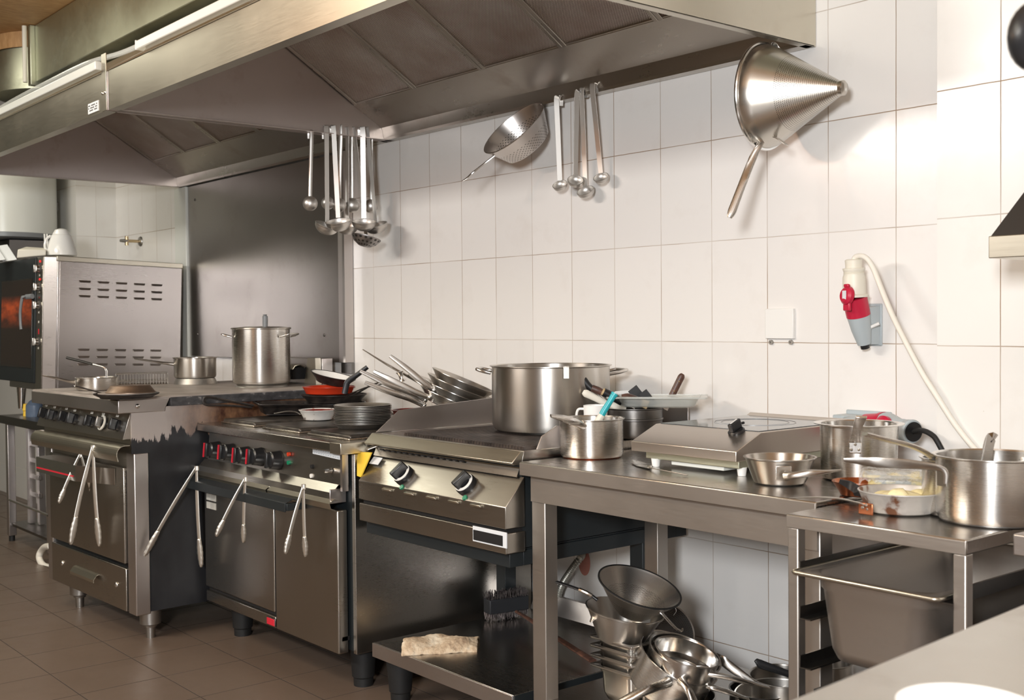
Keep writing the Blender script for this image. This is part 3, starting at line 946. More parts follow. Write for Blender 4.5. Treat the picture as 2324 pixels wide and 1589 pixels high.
def gnpan(mb, x0, x1, y0, y1, z0, z1, rim=.022, r=.04, taper=.016):
    """pressed food pan: rounded tapering walls, flat rim with turned-down edge"""
    def loop(inset, rad, z):
        out = []
        for cx, cy, a in ((x1 - inset - rad, y1 - inset - rad, 0), (x0 + inset + rad, y1 - inset - rad, 90), (x0 + inset + rad, y0 + inset + rad, 180), (x1 - inset - rad, y0 + inset + rad, 270)):
            for k in range(7):
                aa = R(a + 15 * k)
                out.append(V((cx + rad * math.cos(aa), cy + rad * math.sin(aa), z)))
        return out
    h = z1 - z0
    L = [loop(0, .012, z1 - .006), loop(0, .012, z1), loop(rim, r, z1), loop(rim + .004, r, z1 - .006), loop(rim + .005, r, z1 - h * .16), loop(rim + .009, r, z1 - h * .19), loop(rim + taper, r, z0 + .03), loop(rim + taper + .008, r, z0 + .008), loop(rim + taper + .030, r * .8, z0)]
    rr = [[mb.bm.verts.new(p) for p in l] for l in L]
    n = len(rr[0])
    for i in range(len(rr) - 1):
        for k in range(n):
            mb.bm.faces.new((rr[i][k], rr[i][(k + 1) % n], rr[i + 1][(k + 1) % n], rr[i + 1][k]))
    mb.bm.faces.new(rr[-1])
    return mb


mb = gnpan(MB(), cx0 + .0345, cx1 - .045, cy0 - .03, cy1 - .02, .590, .7865, rim=.026, r=.055, taper=.022)
o = mb.build('pan_body', 'matte_steel', gp, True, smooth=50)
md = o.modifiers.new('solid', 'SOLIDIFY'); md.thickness = .0015
rx0, rx1, ry0, ry1 = cx0 + .0345, cx1 - .045, cy0 - .03, cy1 - .02
P = []
for cx, cy, a in ((rx1 - .012, ry1 - .012, 0), (rx0 + .012, ry1 - .012, 90), (rx0 + .012, ry0 + .012, 180), (rx1 - .012, ry0 + .012, 270)):
    P += [V((cx + .012 * math.cos(R(a + 22.5 * k)), cy + .012 * math.sin(R(a + 22.5 * k)), .786)) for k in range(5)]
MB().sweep(P + [P[0]], .009, .007, side=(0, 0, 1), seg=8).build('rolled_rim', 'hood_steel', gp, True, smooth=70)
gp['label'] = 'large deep steel food pan slid into the tray trolley at right'
# trays lower in the trolley
mb = MB(); mb.sweep([(cx0 + .05, cy0 + .05, .50), (cx0 + .05, cy1 - .05, .50)], .03, .02, flatn=True)
mb.sweep([(cx0 + .09, cy0 + .03, .478), (cx0 + .09, cy1 - .05, .478)], .03, .02, flatn=True)
mb.box(cx0 + .035, cx1 - .035, cy0 + .04, cy1 - .04, .459, .468)
things(mb.build('baking_tray', 'black_rubber', None, bevel=.002), 'black oven tray low in the trolley below the big food pan', 'tray')

# counters on the right and in the foreground
fc = thing('foreground_counter', 'blurred pale steel counter corner in the right foreground', 'counter', (4.4, -1.9, 0))
z = .95
a_, b_ = onZ(1790, 1589, z), onZ(2324, 1370, z)
d_ = (b_ - a_).normalized(); s_ = V((d_.y, -d_.x, 0))
A0, B0 = a_ - d_ * .9, b_ + d_ * .12
mb = MB(); mb.hexa([A0 - V((0, 0, .04)), B0 - V((0, 0, .04)), B0 + s_ * .75 - V((0, 0, .04)), A0 + s_ * .45 - V((0, 0, .04)), A0, B0, B0 + s_ * .75, A0 + s_ * .45])
mb.build('counter_top', 'aluminium', fc, True, bevel=.004)
mb = MB()
for p in (A0 + d_ * .9 + s_ * .05, B0 - d_ * .06 + s_ * .05):
    mb.box(p.x - .02, p.x + .02, p.y - .02, p.y + .02, 0, .91)
mb.build('counter_legs', 'panel_steel_vertical', fc, True)
pc = onZ(2195, 1604, .968)
k_ = 155 / ppm(pc) / .130
pl = MB().lathe([(x * k_, z) for x, z in ((0, .004), (.075, .004), (.08, 0), (.082, 0), (.088, .004), (.128, .018), (.130, .020), (.126, .020), (.085, .009), (0, .009))], 64, M.Translation((pc.x, pc.y, .9502))).build('saucer', 'white_ceramic', None)
things(pl, 'small white saucer on the blurred foreground counter', 'saucer')
rc = thing('side_counter', 'steel counter end beside the trolley at the right edge', 'counter', (3.9, -.75, 0))
MB().box(3.69, 4.5, -1.02, -.25, .905, .945).build('counter_top', 'panel_steel_side', rc, True, bevel=.003)
MB().box(3.70, 4.45, -.50, -.27, .0, .905).build('counter_cabinet', 'panel_steel_side', rc, True)
bb = thing('drawer_unit', 'dark drawer unit behind the trolley at right', 'drawer unit', (3.85, -.4, 0))
MB().box(3.60, 3.685, -.70, -.20, 0, .74).build('cabinet', 'black_paint', bb, True)
mb = MB(); mb.box(3.597, 3.60, -.68, -.22, .60, .61); mb.box(3.597, 3.60, -.68, -.22, .45, .46)
mb.build('drawer_gaps', 'dark_hollow', bb, True)

# small canopy hood at the right edge
ch = thing('canopy_hood', 'dark pyramid wall hood with steel rim at the right edge', 'extractor hood', (3.75, -.5, 1.48))
x0, y0 = onY(2243, 535, -.56).x, -.56
MB().box(x0, x0 + .75, y0, -.165, 1.475, 1.525).build('rim', 'hood_steel', ch, True, bevel=.002)
mb = MB(); mb.hexa([(x0 + .004, y0 + .004, 1.525), (x0 + .745, y0 + .004, 1.525), (x0 + .745, -.165, 1.525), (x0 + .004, -.165, 1.525), (x0 + .27, -.37, 1.98), (x0 + .48, -.37, 1.98), (x0 + .48, -.165, 1.98), (x0 + .27, -.165, 1.98)])
mb.build('canopy', 'dark_paint_hood', ch, True)
c0 = C + ray(2352, 82) * 1.25
hl2 = thing('hanging_utensil', 'dark out of focus round object hanging at the upper right edge', 'utensil', c0)
MB().ball(c0, .030, 1, 1, 1.3).build('bowl', 'black_plastic', hl2, True)
MB().cyl(c0 + V((0, 0, .03)), (c0.x, c0.y, ZC - .002), .004, seg=10).build('hanger', 'black_plastic', hl2, True)

# ------------------------------------------------------- pots and pans kit
def onD(x, y, depth):
    return C + ray(x, y) * depth


def depth_of(p):
    return (V(p) - C).dot(FW)


def pxy(p):
    d = V(p) - C
    z = d.dot(FW)
    return IW / 2 + F * d.dot(RT) / z, IH / 2 - F * d.dot(UP) / z


def cyl_at(xl, xr, ybot, z):
    """upright round thing standing at height z whose outline spans xl..xr and whose near foot is at ybot"""
    xm = (xl + xr) / 2
    near = onZ(xm, ybot, z)
    d = ray(xm, ybot)
    h = V((d.x, d.y, 0)).normalized()
    a, b = ray(xl, ybot), ray(xr, ybot)
    ang = V((a.x, a.y)).angle(V((b.x, b.y)))
    r = .1
    for _ in range(20):
        c = near + h * r
        r = (V((c.x, c.y)) - V((C.x, C.y))).length * math.sin(ang / 2)
    return c, r


def pan_body(mb, r, h, rb=None, lip=.006, wall=.002, rnd=.014, uv=False, uvr=None, lat=None):
    rb = rb or r
    prof = [(0, .0), (rb - rnd, 0), (rb - rnd * .3, rnd * .3), (rb, rnd)]
    prof += [(r, h - .002), (r + lip * .7, h), (r + lip, h + .001), (r + lip, h + .003), (r, h + .003), (r - wall, h)]
    prof += [(rb - wall, rnd), (rb - wall - rnd * .4, rnd * .4 + wall), (rb - rnd - wall, wall), (0, wall)]
    return mb.lathe(prof, 72, uv=uv)


def tube_handle(mb, a, pts, w=(.020, .018, .024, .028, .018), t=(.018, .015, .013, .010, .004), side=None, n=5):
    P = spline([a] + list(pts), n)
    return mb.sweep(P, lerpl(w, len(P)), lerpl(t, len(P)), side=side, seg=12)


def add_handle(t, r, z, phi, L, rise=.04, mat='pot_steel', kind='tube', name='handle', w=None, plate=True, drop=0, rb=None):
    """long handle fixed to the wall of a pan, local coordinates"""
    u = V((math.cos(R(phi)), math.sin(R(phi)), 0)); s = V((-u.y, u.x, 0)); up = V((0, 0, 1))
    p0 = u * (r - .002) + up * z
    mb = MB()
    if kind == 'tube':
        tube_handle(mb, p0, [u * (r + .025) + up * (z + .004), u * (r + L * .35) + up * (z + rise * .35), u * (r + L * .75) + up * (z + rise * .8), u * (r + L) + up * (z + rise)], side=s)
    elif kind == 'strap':
        P = spline([p0 - up * .02 + u * .004, p0 + u * .006 + up * .006, u * (r + .03) + up * (z + .014), u * (r + L * .5) + up * (z + rise * .7), u * (r + L) + up * (z + rise)], 5)
        ww = w or (.020, .020, .018, .022, .026, .020)
        mb.sweep(P, lerpl(ww, len(P)), .004, side=s, flatn=True)
    elif kind == 'wire':
        for q in (-1, 1):
            mb.sweep(spline([p0 + s * .03 * q, u * (r + L * .5) + s * .02 * q + up * (z + rise * .5), u * (r + L) + s * .012 * q + up * (z + rise), u * (r + L + .012) + up * (z + rise)], 5), .006, seg=8)
    h = mb.build(name, mat, t, smooth=45)
    if plate:
        mb = MB(); mb.obox(u * (r + .0015) + up * (z - .008), s, u, up, .036, .004, .036)
        pl = mb.build('handle_bracket', mat, t, bevel=.003)
        mb = MB()
        for a, b in ((-.010, -.018), (.010, -.018), (0, .0)):
            mb.ball(u * (r + .004) + s * a + up * (z + b), .0032, seg=8)
        mb.build('rivets', 'bright_steel', pl)
    return h


def add_ear(t, r, z, phi, mat='pot_steel', wd=.055, out=.045, rise=.006, th=.009):
    u = V((math.cos(R(phi)), math.sin(R(phi)), 0)); s = V((-u.y, u.x, 0)); up = V((0, 0, 1))
    P = [u * (r - .003) - s * wd + up * z, u * (r + out * .5) - s * wd + up * (z + rise), u * (r + out * .9) - s * wd * .85 + up * (z + rise * 2), u * (r + out) - s * wd * .6 + up * (z + rise * 2.2)]
    P2 = [q - s * 2 * s.dot(q) for q in P][::-1]
    return MB().sweep(spline(P + P2, 4), th, seg=10).build('loop_handle', mat, t, smooth=60)


def pan(name, label, cat, base, r, h, mat='pot_steel', a=0, b=0, rb=None, lip=.006, group=None, rot=None, inside=None, disc=None, rnd=.014):
    rt = rot if rot is not None else tiltrot(base, a, b)
    t = thing(name, label, cat, base, rt, group)
    bo = pan_body(MB(), r, h, rb, lip, rnd=rnd).build('pan_body', mat, t, smooth=30)
    if inside:
        m_, lev = inside
        rr = (rb or r) + ((r - (rb or r)) * lev / h) - .004
        MB().lathe([(0, lev + .004), (rr * .5, lev + .002), (rr * .85, lev + .003), (rr, lev - .001)], 48).build('contents', m_, t, smooth=60)
    if disc:
        MB().lathe([(0, -.001), ((rb or r) - .012, -.001), ((rb or r) - .008, .003), ((rb or r) - .008, .008), (0, .008)], 64).build('base_disc', disc, t)
    return t


# --- on the solid top range
ZT = 1.0365
c, r = cyl_at(528, 660, 873, 1.053)
ring((c.x, c.y, ZT), r - .022, .016, 'flat cast ring under the tall lidded stockpot')
t = pan('stockpot', 'tall lidded stockpot with loop handles on the left range', 'pot', c, r, .262, disc='tin_steel')
add_ear(t, r, .225, 178, wd=.045); add_ear(t, r, .225, -32, wd=.05)
ld = MB().lathe([(0, .275), (r * .6, .274), (r - .012, .270), (r + .004, .269), (r + .006, .265), (r - .004, .2655), (0, .270)], 72).build('lid', 'pot_steel_worn', t)
MB().lathe([(0, .274), (.012, .274), (.013, .30), (.013, .324), (.007, .325), (.010, .332), (0, .333)], 20, M.Translation((.02, -.06, 0))).build('lid_knob', 'grey_handle', ld)
c, r = cyl_at(395, 492, 860, 1.0655)
ring((c.x, c.y, ZT), r - .008, .0285, 'flat cast ring under the small saucepan near the oven')
t = pan('saucepan', 'small plain saucepan with handle to the left on the left range', 'saucepan', c, r, .103, 'pot_steel_worn')
add_handle(t, r, .072, 182, .19, .03, 'pot_steel_worn', plate=False)
c, r = cyl_at(172, 268, 888, ZT)
t = pan('saute_pan', 'shallow steel pan with a black-handled strainer standing in it', 'pan', c, r, .058)
add_handle(t, r, .040, 186, .145, .035, 'pot_steel_worn')
saute_c, saute_d = c, depth_of(c)
d = saute_d + .04
t = thing('strainer', 'strainer with straight black handle standing in the shallow steel pan', 'strainer', onD(243, 872, d))
MB().sweep([onD(151, 812, d), onD(180, 819, d), onD(210, 827, d)], [.016, .018, .015], [.012, .013, .011]).build('handle', 'black_plastic', t, True)
mb = MB()
mb.sweep([onD(209, 826, d), onD(232, 832, d), onD(240, 836, d), onD(243, 842, d), onD(242.5, 876, d)], .005, seg=8)
mb.sweep([onD(209, 827, d), onD(230, 832, d), onD(237, 836, d), onD(240, 842, d), onD(239.5, 876, d)], .004, seg=8)
mb.build('rod', 'bright_steel', t, True)
MB().lathe([(.0, .004), (.042, .004), (.045, .012), (.043, .012), (.0, .006)], 32, M.Translation(onD(243, 882, d))).build('wire_dish', 'tin_steel', t, True)
# wire basket
cc = onZ(322, 873, ZT); rt = tiltrot(cc, 0, 0)
t = thing('wire_basket', 'low wire basket behind the upturned tin on the left range', 'basket', cc, rt)
mb = MB()
lx, ly, lz = .125, .08, .058
for z in (.004, .022, lz):
    for a_, b_ in (((-lx, -ly), (lx, -ly)), ((lx, -ly), (lx, ly)), ((lx, ly), (-lx, ly)), ((-lx, ly), (-lx, -ly))):
        mb.sweep([(a_[0], a_[1], z), (b_[0], b_[1], z)], .003, seg=6)
mb.build('basket_frame', 'bright_steel', t)
mb = MB()
for i in range(19):
    x = -lx + 2 * lx * i / 18
    mb.sweep([(x, -ly, lz), (x, -ly, .004), (x, ly, .004), (x, ly, lz)], .0018, seg=5)
for i in range(1, 12):
    y = -ly + 2 * ly * i / 12
    mb.sweep([(-lx, y, lz), (-lx, y, .004), (lx, y, .004), (lx, y, lz)], .0018, seg=5)
mb.build('wire_mesh', 'bright_steel', t)
# black flat pan with tin lying on it
c, r = cyl_at(213, 362, 908, ZT)
t = pan('crepe_pan', 'flat black frying pan at the front edge of the left range', 'pan', c, r, .018, 'cast_iron', rb=r - .022, lip=.002, rnd=.006)
rt_ = tiltrot(c, 0, 0)
mb = MB(); P = [rt_.transposed() @ (onD(x, y, depth_of(c) + q) - c) for x, y, q in ((238, 896, -.02), (215, 888, 0), (192, 882, .02), (173, 877, .03))]
mb.sweep(P, [.020, .018, .018, .024], [.006, .005, .005, .004]); mb.build('handle', 'cast_iron', t)
t = MB().lathe([(0, .020), (r * .80, .0125), (r * .88, .0115), (r * .88, .0095), (0, .016)], 64, M.Translation(c + V((-.0, .0, .011)))).build('flat_lid', 'range_top_iron', None)
things(t, 'flat grey lid resting on the flat black frying pan', 'lid')
c2 = onZ(306, 884, 1.083)
t = MB().lathe([(0, .030), (.076, .030), (.081, .027), (.096, .002), (.101, 0), (.101, .003), (.097, .005), (.079, .029), (0, .028)], 56, M.Translation((c.x + .012, c.y + .012, 1.060))).build('upturned_tin', 'baked_tin', None)
things(t, 'upturned baked brown tin on the flat grey lid', 'baking tin')

# --- on the electric range
ZM = .9345
c, r = cyl_at(758, 890, 977, ZM)
tin = None
n_t = 12
words_ = ['bottom', 'second from the bottom', 'third from the bottom', 'fourth from the bottom', 'fifth from the bottom', 'sixth from the bottom', 'sixth from the top', 'fifth from the top', 'fourth from the top', 'third from the top', 'second from the top', 'topmost']
dz = .0062
for i in range(n_t):
    jr = r * (1.0 if i else .96)
    z0 = c.z + (i * dz if i else 0)
    lab = words_[i].replace('second from', 'second tin from').replace('third from', 'third tin from').replace('fourth from', 'fourth tin from').replace('fifth from', 'fifth tin from').replace('sixth from', 'sixth tin from')
    lab = (lab + ' tin' if 'tin' not in lab else lab) + ' in the stack of round grey tins'
    p = V((c.x + random.uniform(-.0015, .0015), c.y + random.uniform(-.0015, .0015), z0))
    if tin is None:
        tin = MB().lathe([(0, .0), (r * .80, .0), (r * .84, .002), (r * .97, .020), (r * 1.0, .0205), (r * 1.0, .0222), (r * .962, .0222), (r * .833, .0036), (r * .79, .0016), (0, .0016)], 64).build('round_tin', 'tin_steel', None)
        tin.location = p
        things(tin, lab, 'baking tin', 'stack of round tins on the electric range')
    else:
        o = tin.copy(); COL.objects.link(o); o.location = p; o['label'] = lab
        o.rotation_euler = (0, 0, random.uniform(0, 6))
c, r = cyl_at(680, 764, 957, ZM)
t = pan('small_pan', 'small flowered enamel pan beside the stack of round tins', 'pan', c, r, .042, 'floral_enamel', rb=r - .014, lip=.004)
MB().lathe([(0, .006), (r - .026, .006), (r - .017, .018), (r - .0035, .0415), (r - .005, .0418), (r - .018, .019), (r - .027, .008), (0, .008)], 48).build('pan_lining', 'dark_red_enamel', t)
mb = MB(); rt_ = tiltrot(c, 0, 0).transposed()
P = spline([rt_ @ (onD(x, y, depth_of(c) - r * .3) - c) for x, y in ((682, 941), (670, 935), (650, 934), (622, 939))], 5)
mb.sweep(P, lerpl((.020, .016, .018, .012), len(P)), .004, side=(0, 1, 0)); mb.build('handle', 'aluminium', t)
# rectangular griddle pan with wire handle
cc = onZ(630, 941, ZM + .004); rt = tiltrot(cc, 0.02, 0) @ M.Rotation(R(8), 3, 'Z')
t = thing('grill_pan', 'black square grill pan with folding wire handle', 'pan', cc + V((-.02, .05, 0)), rt)
mb = gnpan(MB(), -.132, .135, -.12, .12, 0, .05, rim=.006, r=.03, taper=.018)
o = mb.build('pan_body', 'cast_iron', t, smooth=50); md = o.modifiers.new('solid', 'SOLIDIFY'); md.thickness = .003
mb = MB()
for i in range(11):
    mb.box(-.095, .095, -.085 + i * .017, -.079 + i * .017, .001, .006)
mb.build('grill_ribs', 'cast_iron', t)
mb = MB(); d = depth_of(cc) - .02; inv = (M.Translation(t.matrix_world.translation) @ rt.to_4x4()).inverted()
P = [inv @ onD(x, y, d - .10 * (576 - x) / 115) for x, y in ((572, 925), (540, 922), (500, 920), (468, 919), (461, 912), (463, 904), (472, 901), (500, 906), (540, 914), (576, 921))]
mb.sweep(spline(P, 4), .010, seg=8); mb.build('wire_handle', 'cast_iron', t)
# rear pile of black pans
c, r = cyl_at(685, 832, 918, .985)
base = V((c.x, c.y, ZM + .001))
t = pan('roasting_pan', 'lowest black pan of the pile at the back of the electric range', 'pan', base, r * .95, .046, 'cast_iron', rb=r * .82)
t = pan('frying_pan', 'black cast iron frying pan under the red pan', 'pan', V((c.x, c.y, .983)), r, .036, 'cast_iron', rb=r - .02, lip=.003)
d = depth_of(c)
def handle_px(t, pts, w, th, mat, dd, name='handle', flatn=False, side=None):
    mw = ROOTM[t.name].inverted()
    P = spline([mw @ onD(x, y, dd + (q[0] if q else 0)) for x, y, *q in pts], 4)
    return MB().sweep(P, lerpl(w, len(P)), lerpl(th, len(P)), side=side, seg=12, flatn=flatn).build(name, mat, t, smooth=45)
handle_px(t, [(790, 902, -.10), (815, 890, -.10), (840, 876, -.1), (872, 864, -.1)], (.016, .014, .016, .018), (.010, .008, .008, .006), 'cast_iron', d)
t = pan('red_pan', 'red enamel pan lying on the black frying pan', 'pan', V((c.x - .028, c.y - .01, 1.021)), r * .80, .032, 'red_enamel', rb=r * .74, lip=.003)
handle_px(t, [(788, 898, -.12), (800, 892, -.12), (830, 880, -.12), (868, 872, -.12)], (.018, .014, .014, .016), (.006, .006, .006, .005), 'cast_iron', d)
cw = V((c.x - .030, c.y + .005, 1.066))
t = pan('white_lined_pan', 'tilted black pan with white lining on top of the pile', 'pan', cw, r * .70, .040, 'cast_iron', a=.22, b=.10, rb=r * .52, lip=.003)
MB().lathe([(0, .006), (r * .40, .006), (r * .50, .016), (r * .682, .0405), (r * .675, .041), (r * .49, .018), (r * .39, .008), (0, .008)], 48).build('pan_lining', 'white_ceramic', t)
handle_px(t, [(782, 894, -.14), (785, 880, -.14), (790, 866, -.14), (812, 850, -.14), (834, 833, -.14)], (.026, .026, .026, .022, .020), (.005, .005, .006, .010, .010), 'black_plastic', d)

# tilted stack of steel frying pans
c, r = cyl_at(935, 1105, 930, 1.005)
d0 = depth_of(c)
ax = tiltrot(c, .42, .02)
up_ = ax @ V((0, 0, 1))
base = onD(1022, 921, d0) - up_ * .01
dk = pan('oven_dish', 'dark red dish under the stack of tilted steel frying pans', 'dish', V((c.x - .16, c.y - .06, ZM + .002)), .085, .05, 'dark_red_enamel', rb=.075)
hp = [
    ('lowest of the tilted steel frying pans', [(962, 921, -.06), (930, 905, -.09), (880, 888, -.12), (828, 868, -.14)], 'pot_steel'),
    ('second lowest of the tilted steel frying pans', [(965, 908, -.06), (930, 892, -.09), (880, 872, -.12), (817, 842, -.14)], 'pot_steel'),
    ('second highest of the tilted steel frying pans', [(975, 902, -.08), (945, 890, -.09), (900, 868, -.10), (848, 843, -.11)], 'pot_steel_worn'),
    ('topmost of the tilted steel frying pans', [(985, 886, -.08), (965, 871, -.09), (925, 838, -.10), (885, 808, -.11)], 'pot_steel_worn')]
for i, (lab, pts, mt_) in enumerate(hp):
    t = pan('steel_frying_pan', lab, 'pan', base + up_ * (.0275 * i) + (ax @ V((0.004 * i, 0, 0))), r * (.92 - .03 * (i % 2)), .040, mt_, rot=ax, rb=r * .72, lip=.004, group='tilted steel frying pans')
    handle_px(t, pts, (.018, .022, .024, .022, .014), (.014, .012, .010, .008, .004), mt_, d0, side=UP)
    mb = MB(); mw = ROOTM[t.name].inverted(); p = onD(pts[0][0], pts[0][1], d0 + pts[0][2]); mb.ball(mw @ p, .010, 1, 1, 1.2, 14)
    mb.build('handle_socket', 'bright_steel', t)
t = thing('crepe_pan', 'flat steel pan with long handle leaning behind the tilted frying pans', 'pan', onD(965, 885, d0 + .06))
MB().lathe([(0, .012), (.09, .006), (.115, 0), (.115, .003), (.09, .009), (0, .015)], 48, M.Translation(onD(985, 878, d0 + .07)) @ tiltrot(c, .5, .1).to_4x4()).build('pan_body', 'pot_steel_worn', t, True)
mb = MB(); P = spline([onD(x, y, d0 + .06) for x, y in ((960, 874), (930, 856), (880, 828), (823, 793))], 4)
mb.sweep(P, lerpl((.014, .024, .022, .008), len(P)), lerpl((.01, .012, .010, .004), len(P))).build('handle', 'pot_steel_worn', t, True)
MB().lathe([(0, 0), (.016, 0), (.009, .012), (.010, .03), (.016, .04), (0, .042)], 20, M.Translation(onD(914, 866, d0 - .02)) @ tiltrot(c, -.3, 0).to_4x4()).build('knob', 'bright_steel', t, True)

# --- on the griddle
c, r = cyl_at(1117, 1385, 990, .956)
t = pan('large_stockpot', 'large wide stockpot standing on the griddle plate', 'pot', c, r, .228, 'pot_steel_worn', lip=.008, rnd=.03)
add_ear(t, r, .205, 172, wd=.055, out=.05, th=.012); add_ear(t, r, .195, 24, wd=.05, out=.075, th=.012)
rt_ = tiltrot(c, 0, 0).transposed()
mb = MB(); p = V((.052, -r - .004, .20)); mb.obox(p + V((0, 0, .012)), (1, 0, 0), (0, 1, 0), (0, 0, 1), .020, .004, .040)
mb.box(p.x - .010, p.x + .010, p.y - .002, p.y + .03, .231, .234); mb.build('rim_clip', 'pot_steel_worn', t, bevel=.001)

# --- on the work table
ZB = .9185
c, r = cyl_at(1270, 1415, 1045, ZB)
t = pan('saucepan', 'saucepan holding the stick blender at the left end of the table', 'saucepan', c, r, .118, disc='copperware')
ts = t; cts = c; rts = r
d = depth_of(c) - r
handle_px(t, [(1325, 972, .02), (1318, 966, -.02), (1300, 957, -.07), (1278, 950, -.10), (1250, 944, -.13)], (.030, .026, .026, .022, .012), (.012, .016, .020, .018, .006), 'pot_steel', d, side=RT)
mb = MB(); mw = ROOTM[t.name].inverted(); mb.obox(mw @ onD(1317, 979, d + .022), (1, .3, 0), (-.3, 1, 0), (0, 0, 1), .032, .005, .034); pl_ = mb.build('handle_bracket', 'bright_steel', t, bevel=.004)
mb = MB()
for x, y in ((1317, 968), (1310, 977), (1324, 977)):
    mb.ball(mw @ onD(x, y, d + .018), .003, seg=8)
mb.build('rivets', 'pot_steel_worn', pl_)
d = depth_of(c) + .01
t = thing('stick_blender', 'stick blender with turquoise grip standing in the saucepan', 'blender', onD(1352, 975, d))
MB().sweep([onD(1366, 942, d), onD(1370, 934, d), onD(1384, 912, d), onD(1393, 897, d)], [.020, .021, .019, .021], seg=16).build('grip', 'teal_plastic', t, True)
MB().sweep([onD(1393, 897, d), onD(1396, 893, d)], [.023, .023], seg=16).build('end_ring', 'teal_plastic', t, True)
MB().sweep([onD(1394.8, 894.6, d), onD(1396.8, 891.6, d)], [.012, .012], seg=16).build('end_cap', 'paper_label', t, True)
MB().sweep([onD(1349, 968, d), onD(1358, 955, d), onD(1366, 942, d)], [.024, .024, .022], seg=16).build('collar', 'cream_plastic', t, True)
MB().sweep([onD(1330, 1000, d), onD(1349, 968, d)], [.014, .016], seg=12).build('shaft', 'black_plastic', t, True)
c, r = cyl_at(1330, 1375, 990, ZB)
c = V((c.x + .12, c.y - .10, ZB)) if c.y > -.1 else c
c = onD(1352, 985, depth_of(cts) + .17); c.z = .947
t = thing('mug', 'white china mug behind the saucepan with the stick blender', 'mug', c, tiltrot(c, 0, 0))
mh = onD(1352, 921, depth_of(c) - .03).z - .947
MB().lathe([(0, 0), (.030, 0), (.036, .006), (.039, mh * .8), (.040, mh), (.037, mh), (.036, mh * .8), (.032, .010), (0, .008)], 40).build('mug_body', 'white_ceramic', t)
MB().sweep(spline([(-.037, 0, mh - .012), (-.056, 0, mh - .014), (-.062, 0, mh - .035), (-.055, 0, mh - .06), (-.037, 0, mh - .065)], 5), .010, .009).build('mug_handle', 'white_ceramic', t)
c = onD(1440, 1025, depth_of(cts) + .30); c.z = .947
dpot = depth_of(c)
r = .095
t = pan('dark_container', 'dark polished round container under the clear utensil tray', 'container', c, r, .0985, 'dark_steel', lip=.004)
MB().lathe([(r + .0005, .060), (r + .003, .062), (r + .003, .066), (r + .0005, .068)], 64).build('bead', 'dark_steel', t)
# clear tray with utensils
tc_ = c + V((.03, -.0, .1045))
rt = tiltrot(tc_, 0, 0) @ M.Rotation(R(-4), 3, 'Z')
t = thing('utensil_tray', 'clear shallow plastic tray full of utensils on the dark container', 'tray', tc_ + V((.045, .035, -.0)), rt)
mb = gnpan(MB(), -.165, .165, -.085, .085, 0.0, .038, rim=.022, r=.03, taper=.01)
o = mb.build('tray_body', 'clear_plastic', t, smooth=50); md = o.modifiers.new('solid', 'SOLIDIFY'); md.thickness = .002
dt_ = depth_of(tc_)
def utensil(name, label, cat, parts, dd=0):
    t = None
    for nm, mt_, pts, w, th, fl in parts:
        P = [onD(x, y, dt_ + dd + (q[0] if q else 0)) for x, y, *q in pts]
        if t is None:
            t = thing(name, label, cat, P[-1])
        MB().sweep(spline(P, 4) if len(P) > 2 else P, lerpl(w, max(2, (len(P) - 1) * 4 + 1) if len(P) > 2 else 2), lerpl(th, max(2, (len(P) - 1) * 4 + 1) if len(P) > 2 else 2), side=RT.cross(UP) if False else UP, seg=14, flatn=fl).build(nm, mt_, t, True, smooth=50, bevel=0 if not fl else .001)
    return t
utensil('ladle', 'utensil with glossy black curved handle in the clear tray', 'ladle', [('handle', 'black_plastic', [(1316, 848), (1322, 858), (1332, 872), (1344, 884)], (.024, .026, .024, .022), (.012, .013, .013, .014), False), ('shaft', 'bright_steel', [(1344, 884), (1380, 915), (1412, 930)], (.010, .009, .009), (.006, .005, .005), False)], .03)
utensil('spatula', 'utensil with short dark brown handle in the clear tray', 'spatula', [('handle', 'brown_handle', [(1343, 881), (1356, 886), (1369, 892)], (.024, .026, .022), (.018, .02, .018), False), ('shaft', 'bright_steel', [(1369, 892), (1400, 910), (1430, 925)], (.010, .009, .009), (.006, .005, .005), False)], .0)
utensil('whisk', 'utensil with thick black cylindrical handle in the clear tray', 'whisk', [('handle', 'black_plastic', [(1370, 890), (1390, 900), (1412, 913)], (.030, .029, .026), (.030, .029, .026), False), ('end_cap', 'cork', [(1367, 888.5), (1370, 890)], (.025, .025), (.025, .025), False), ('shaft', 'bright_steel', [(1412, 913), (1440, 928)], (.012, .010), (.012, .01), False)], -.02)
utensil('serving_spoon', 'cream plastic serving spoon lying on the clear tray edge', 'spoon', [('handle', 'cream_plastic', [(1323, 889), (1330, 893), (1352, 904), (1378, 917)], (.014, .026, .022, .020), (.006, .009, .008, .007), False), ('spoon_bowl', 'cream_plastic', [(1378, 917), (1400, 926), (1420, 931)], (.02, .036, .02), (.006, .01, .006), False)], .01)
utensil('brush', 'utensil with mottled brown wooden handle in the clear tray', 'brush', [('handle', 'brown_handle', [(1411, 904), (1424, 904), (1440, 908), (1455, 914)], (.026, .034, .030, .024), (.024, .03, .028, .02), False), ('ferrule', 'cork', [(1455, 914), (1470, 920)], (.026, .03), (.018, .016), False)], -.03)
utensil('turner', 'left black turner blade standing in the clear tray', 'turner', [('blade', 'black_plastic', [(1438, 905), (1457, 890)], (.062, .062), (.003, .003), True), ('handle', 'black_plastic', [(1425, 916), (1438, 905)], (.018, .022), (.01, .006), True)], .05)
utensil('turner', 'right black turner blade standing in the clear tray', 'turner', [('blade', 'black_plastic', [(1462, 912), (1479, 899)], (.060, .060), (.003, .003), True), ('handle', 'black_plastic', [(1450, 922), (1462, 912)], (.018, .022), (.01, .006), True)], .02)
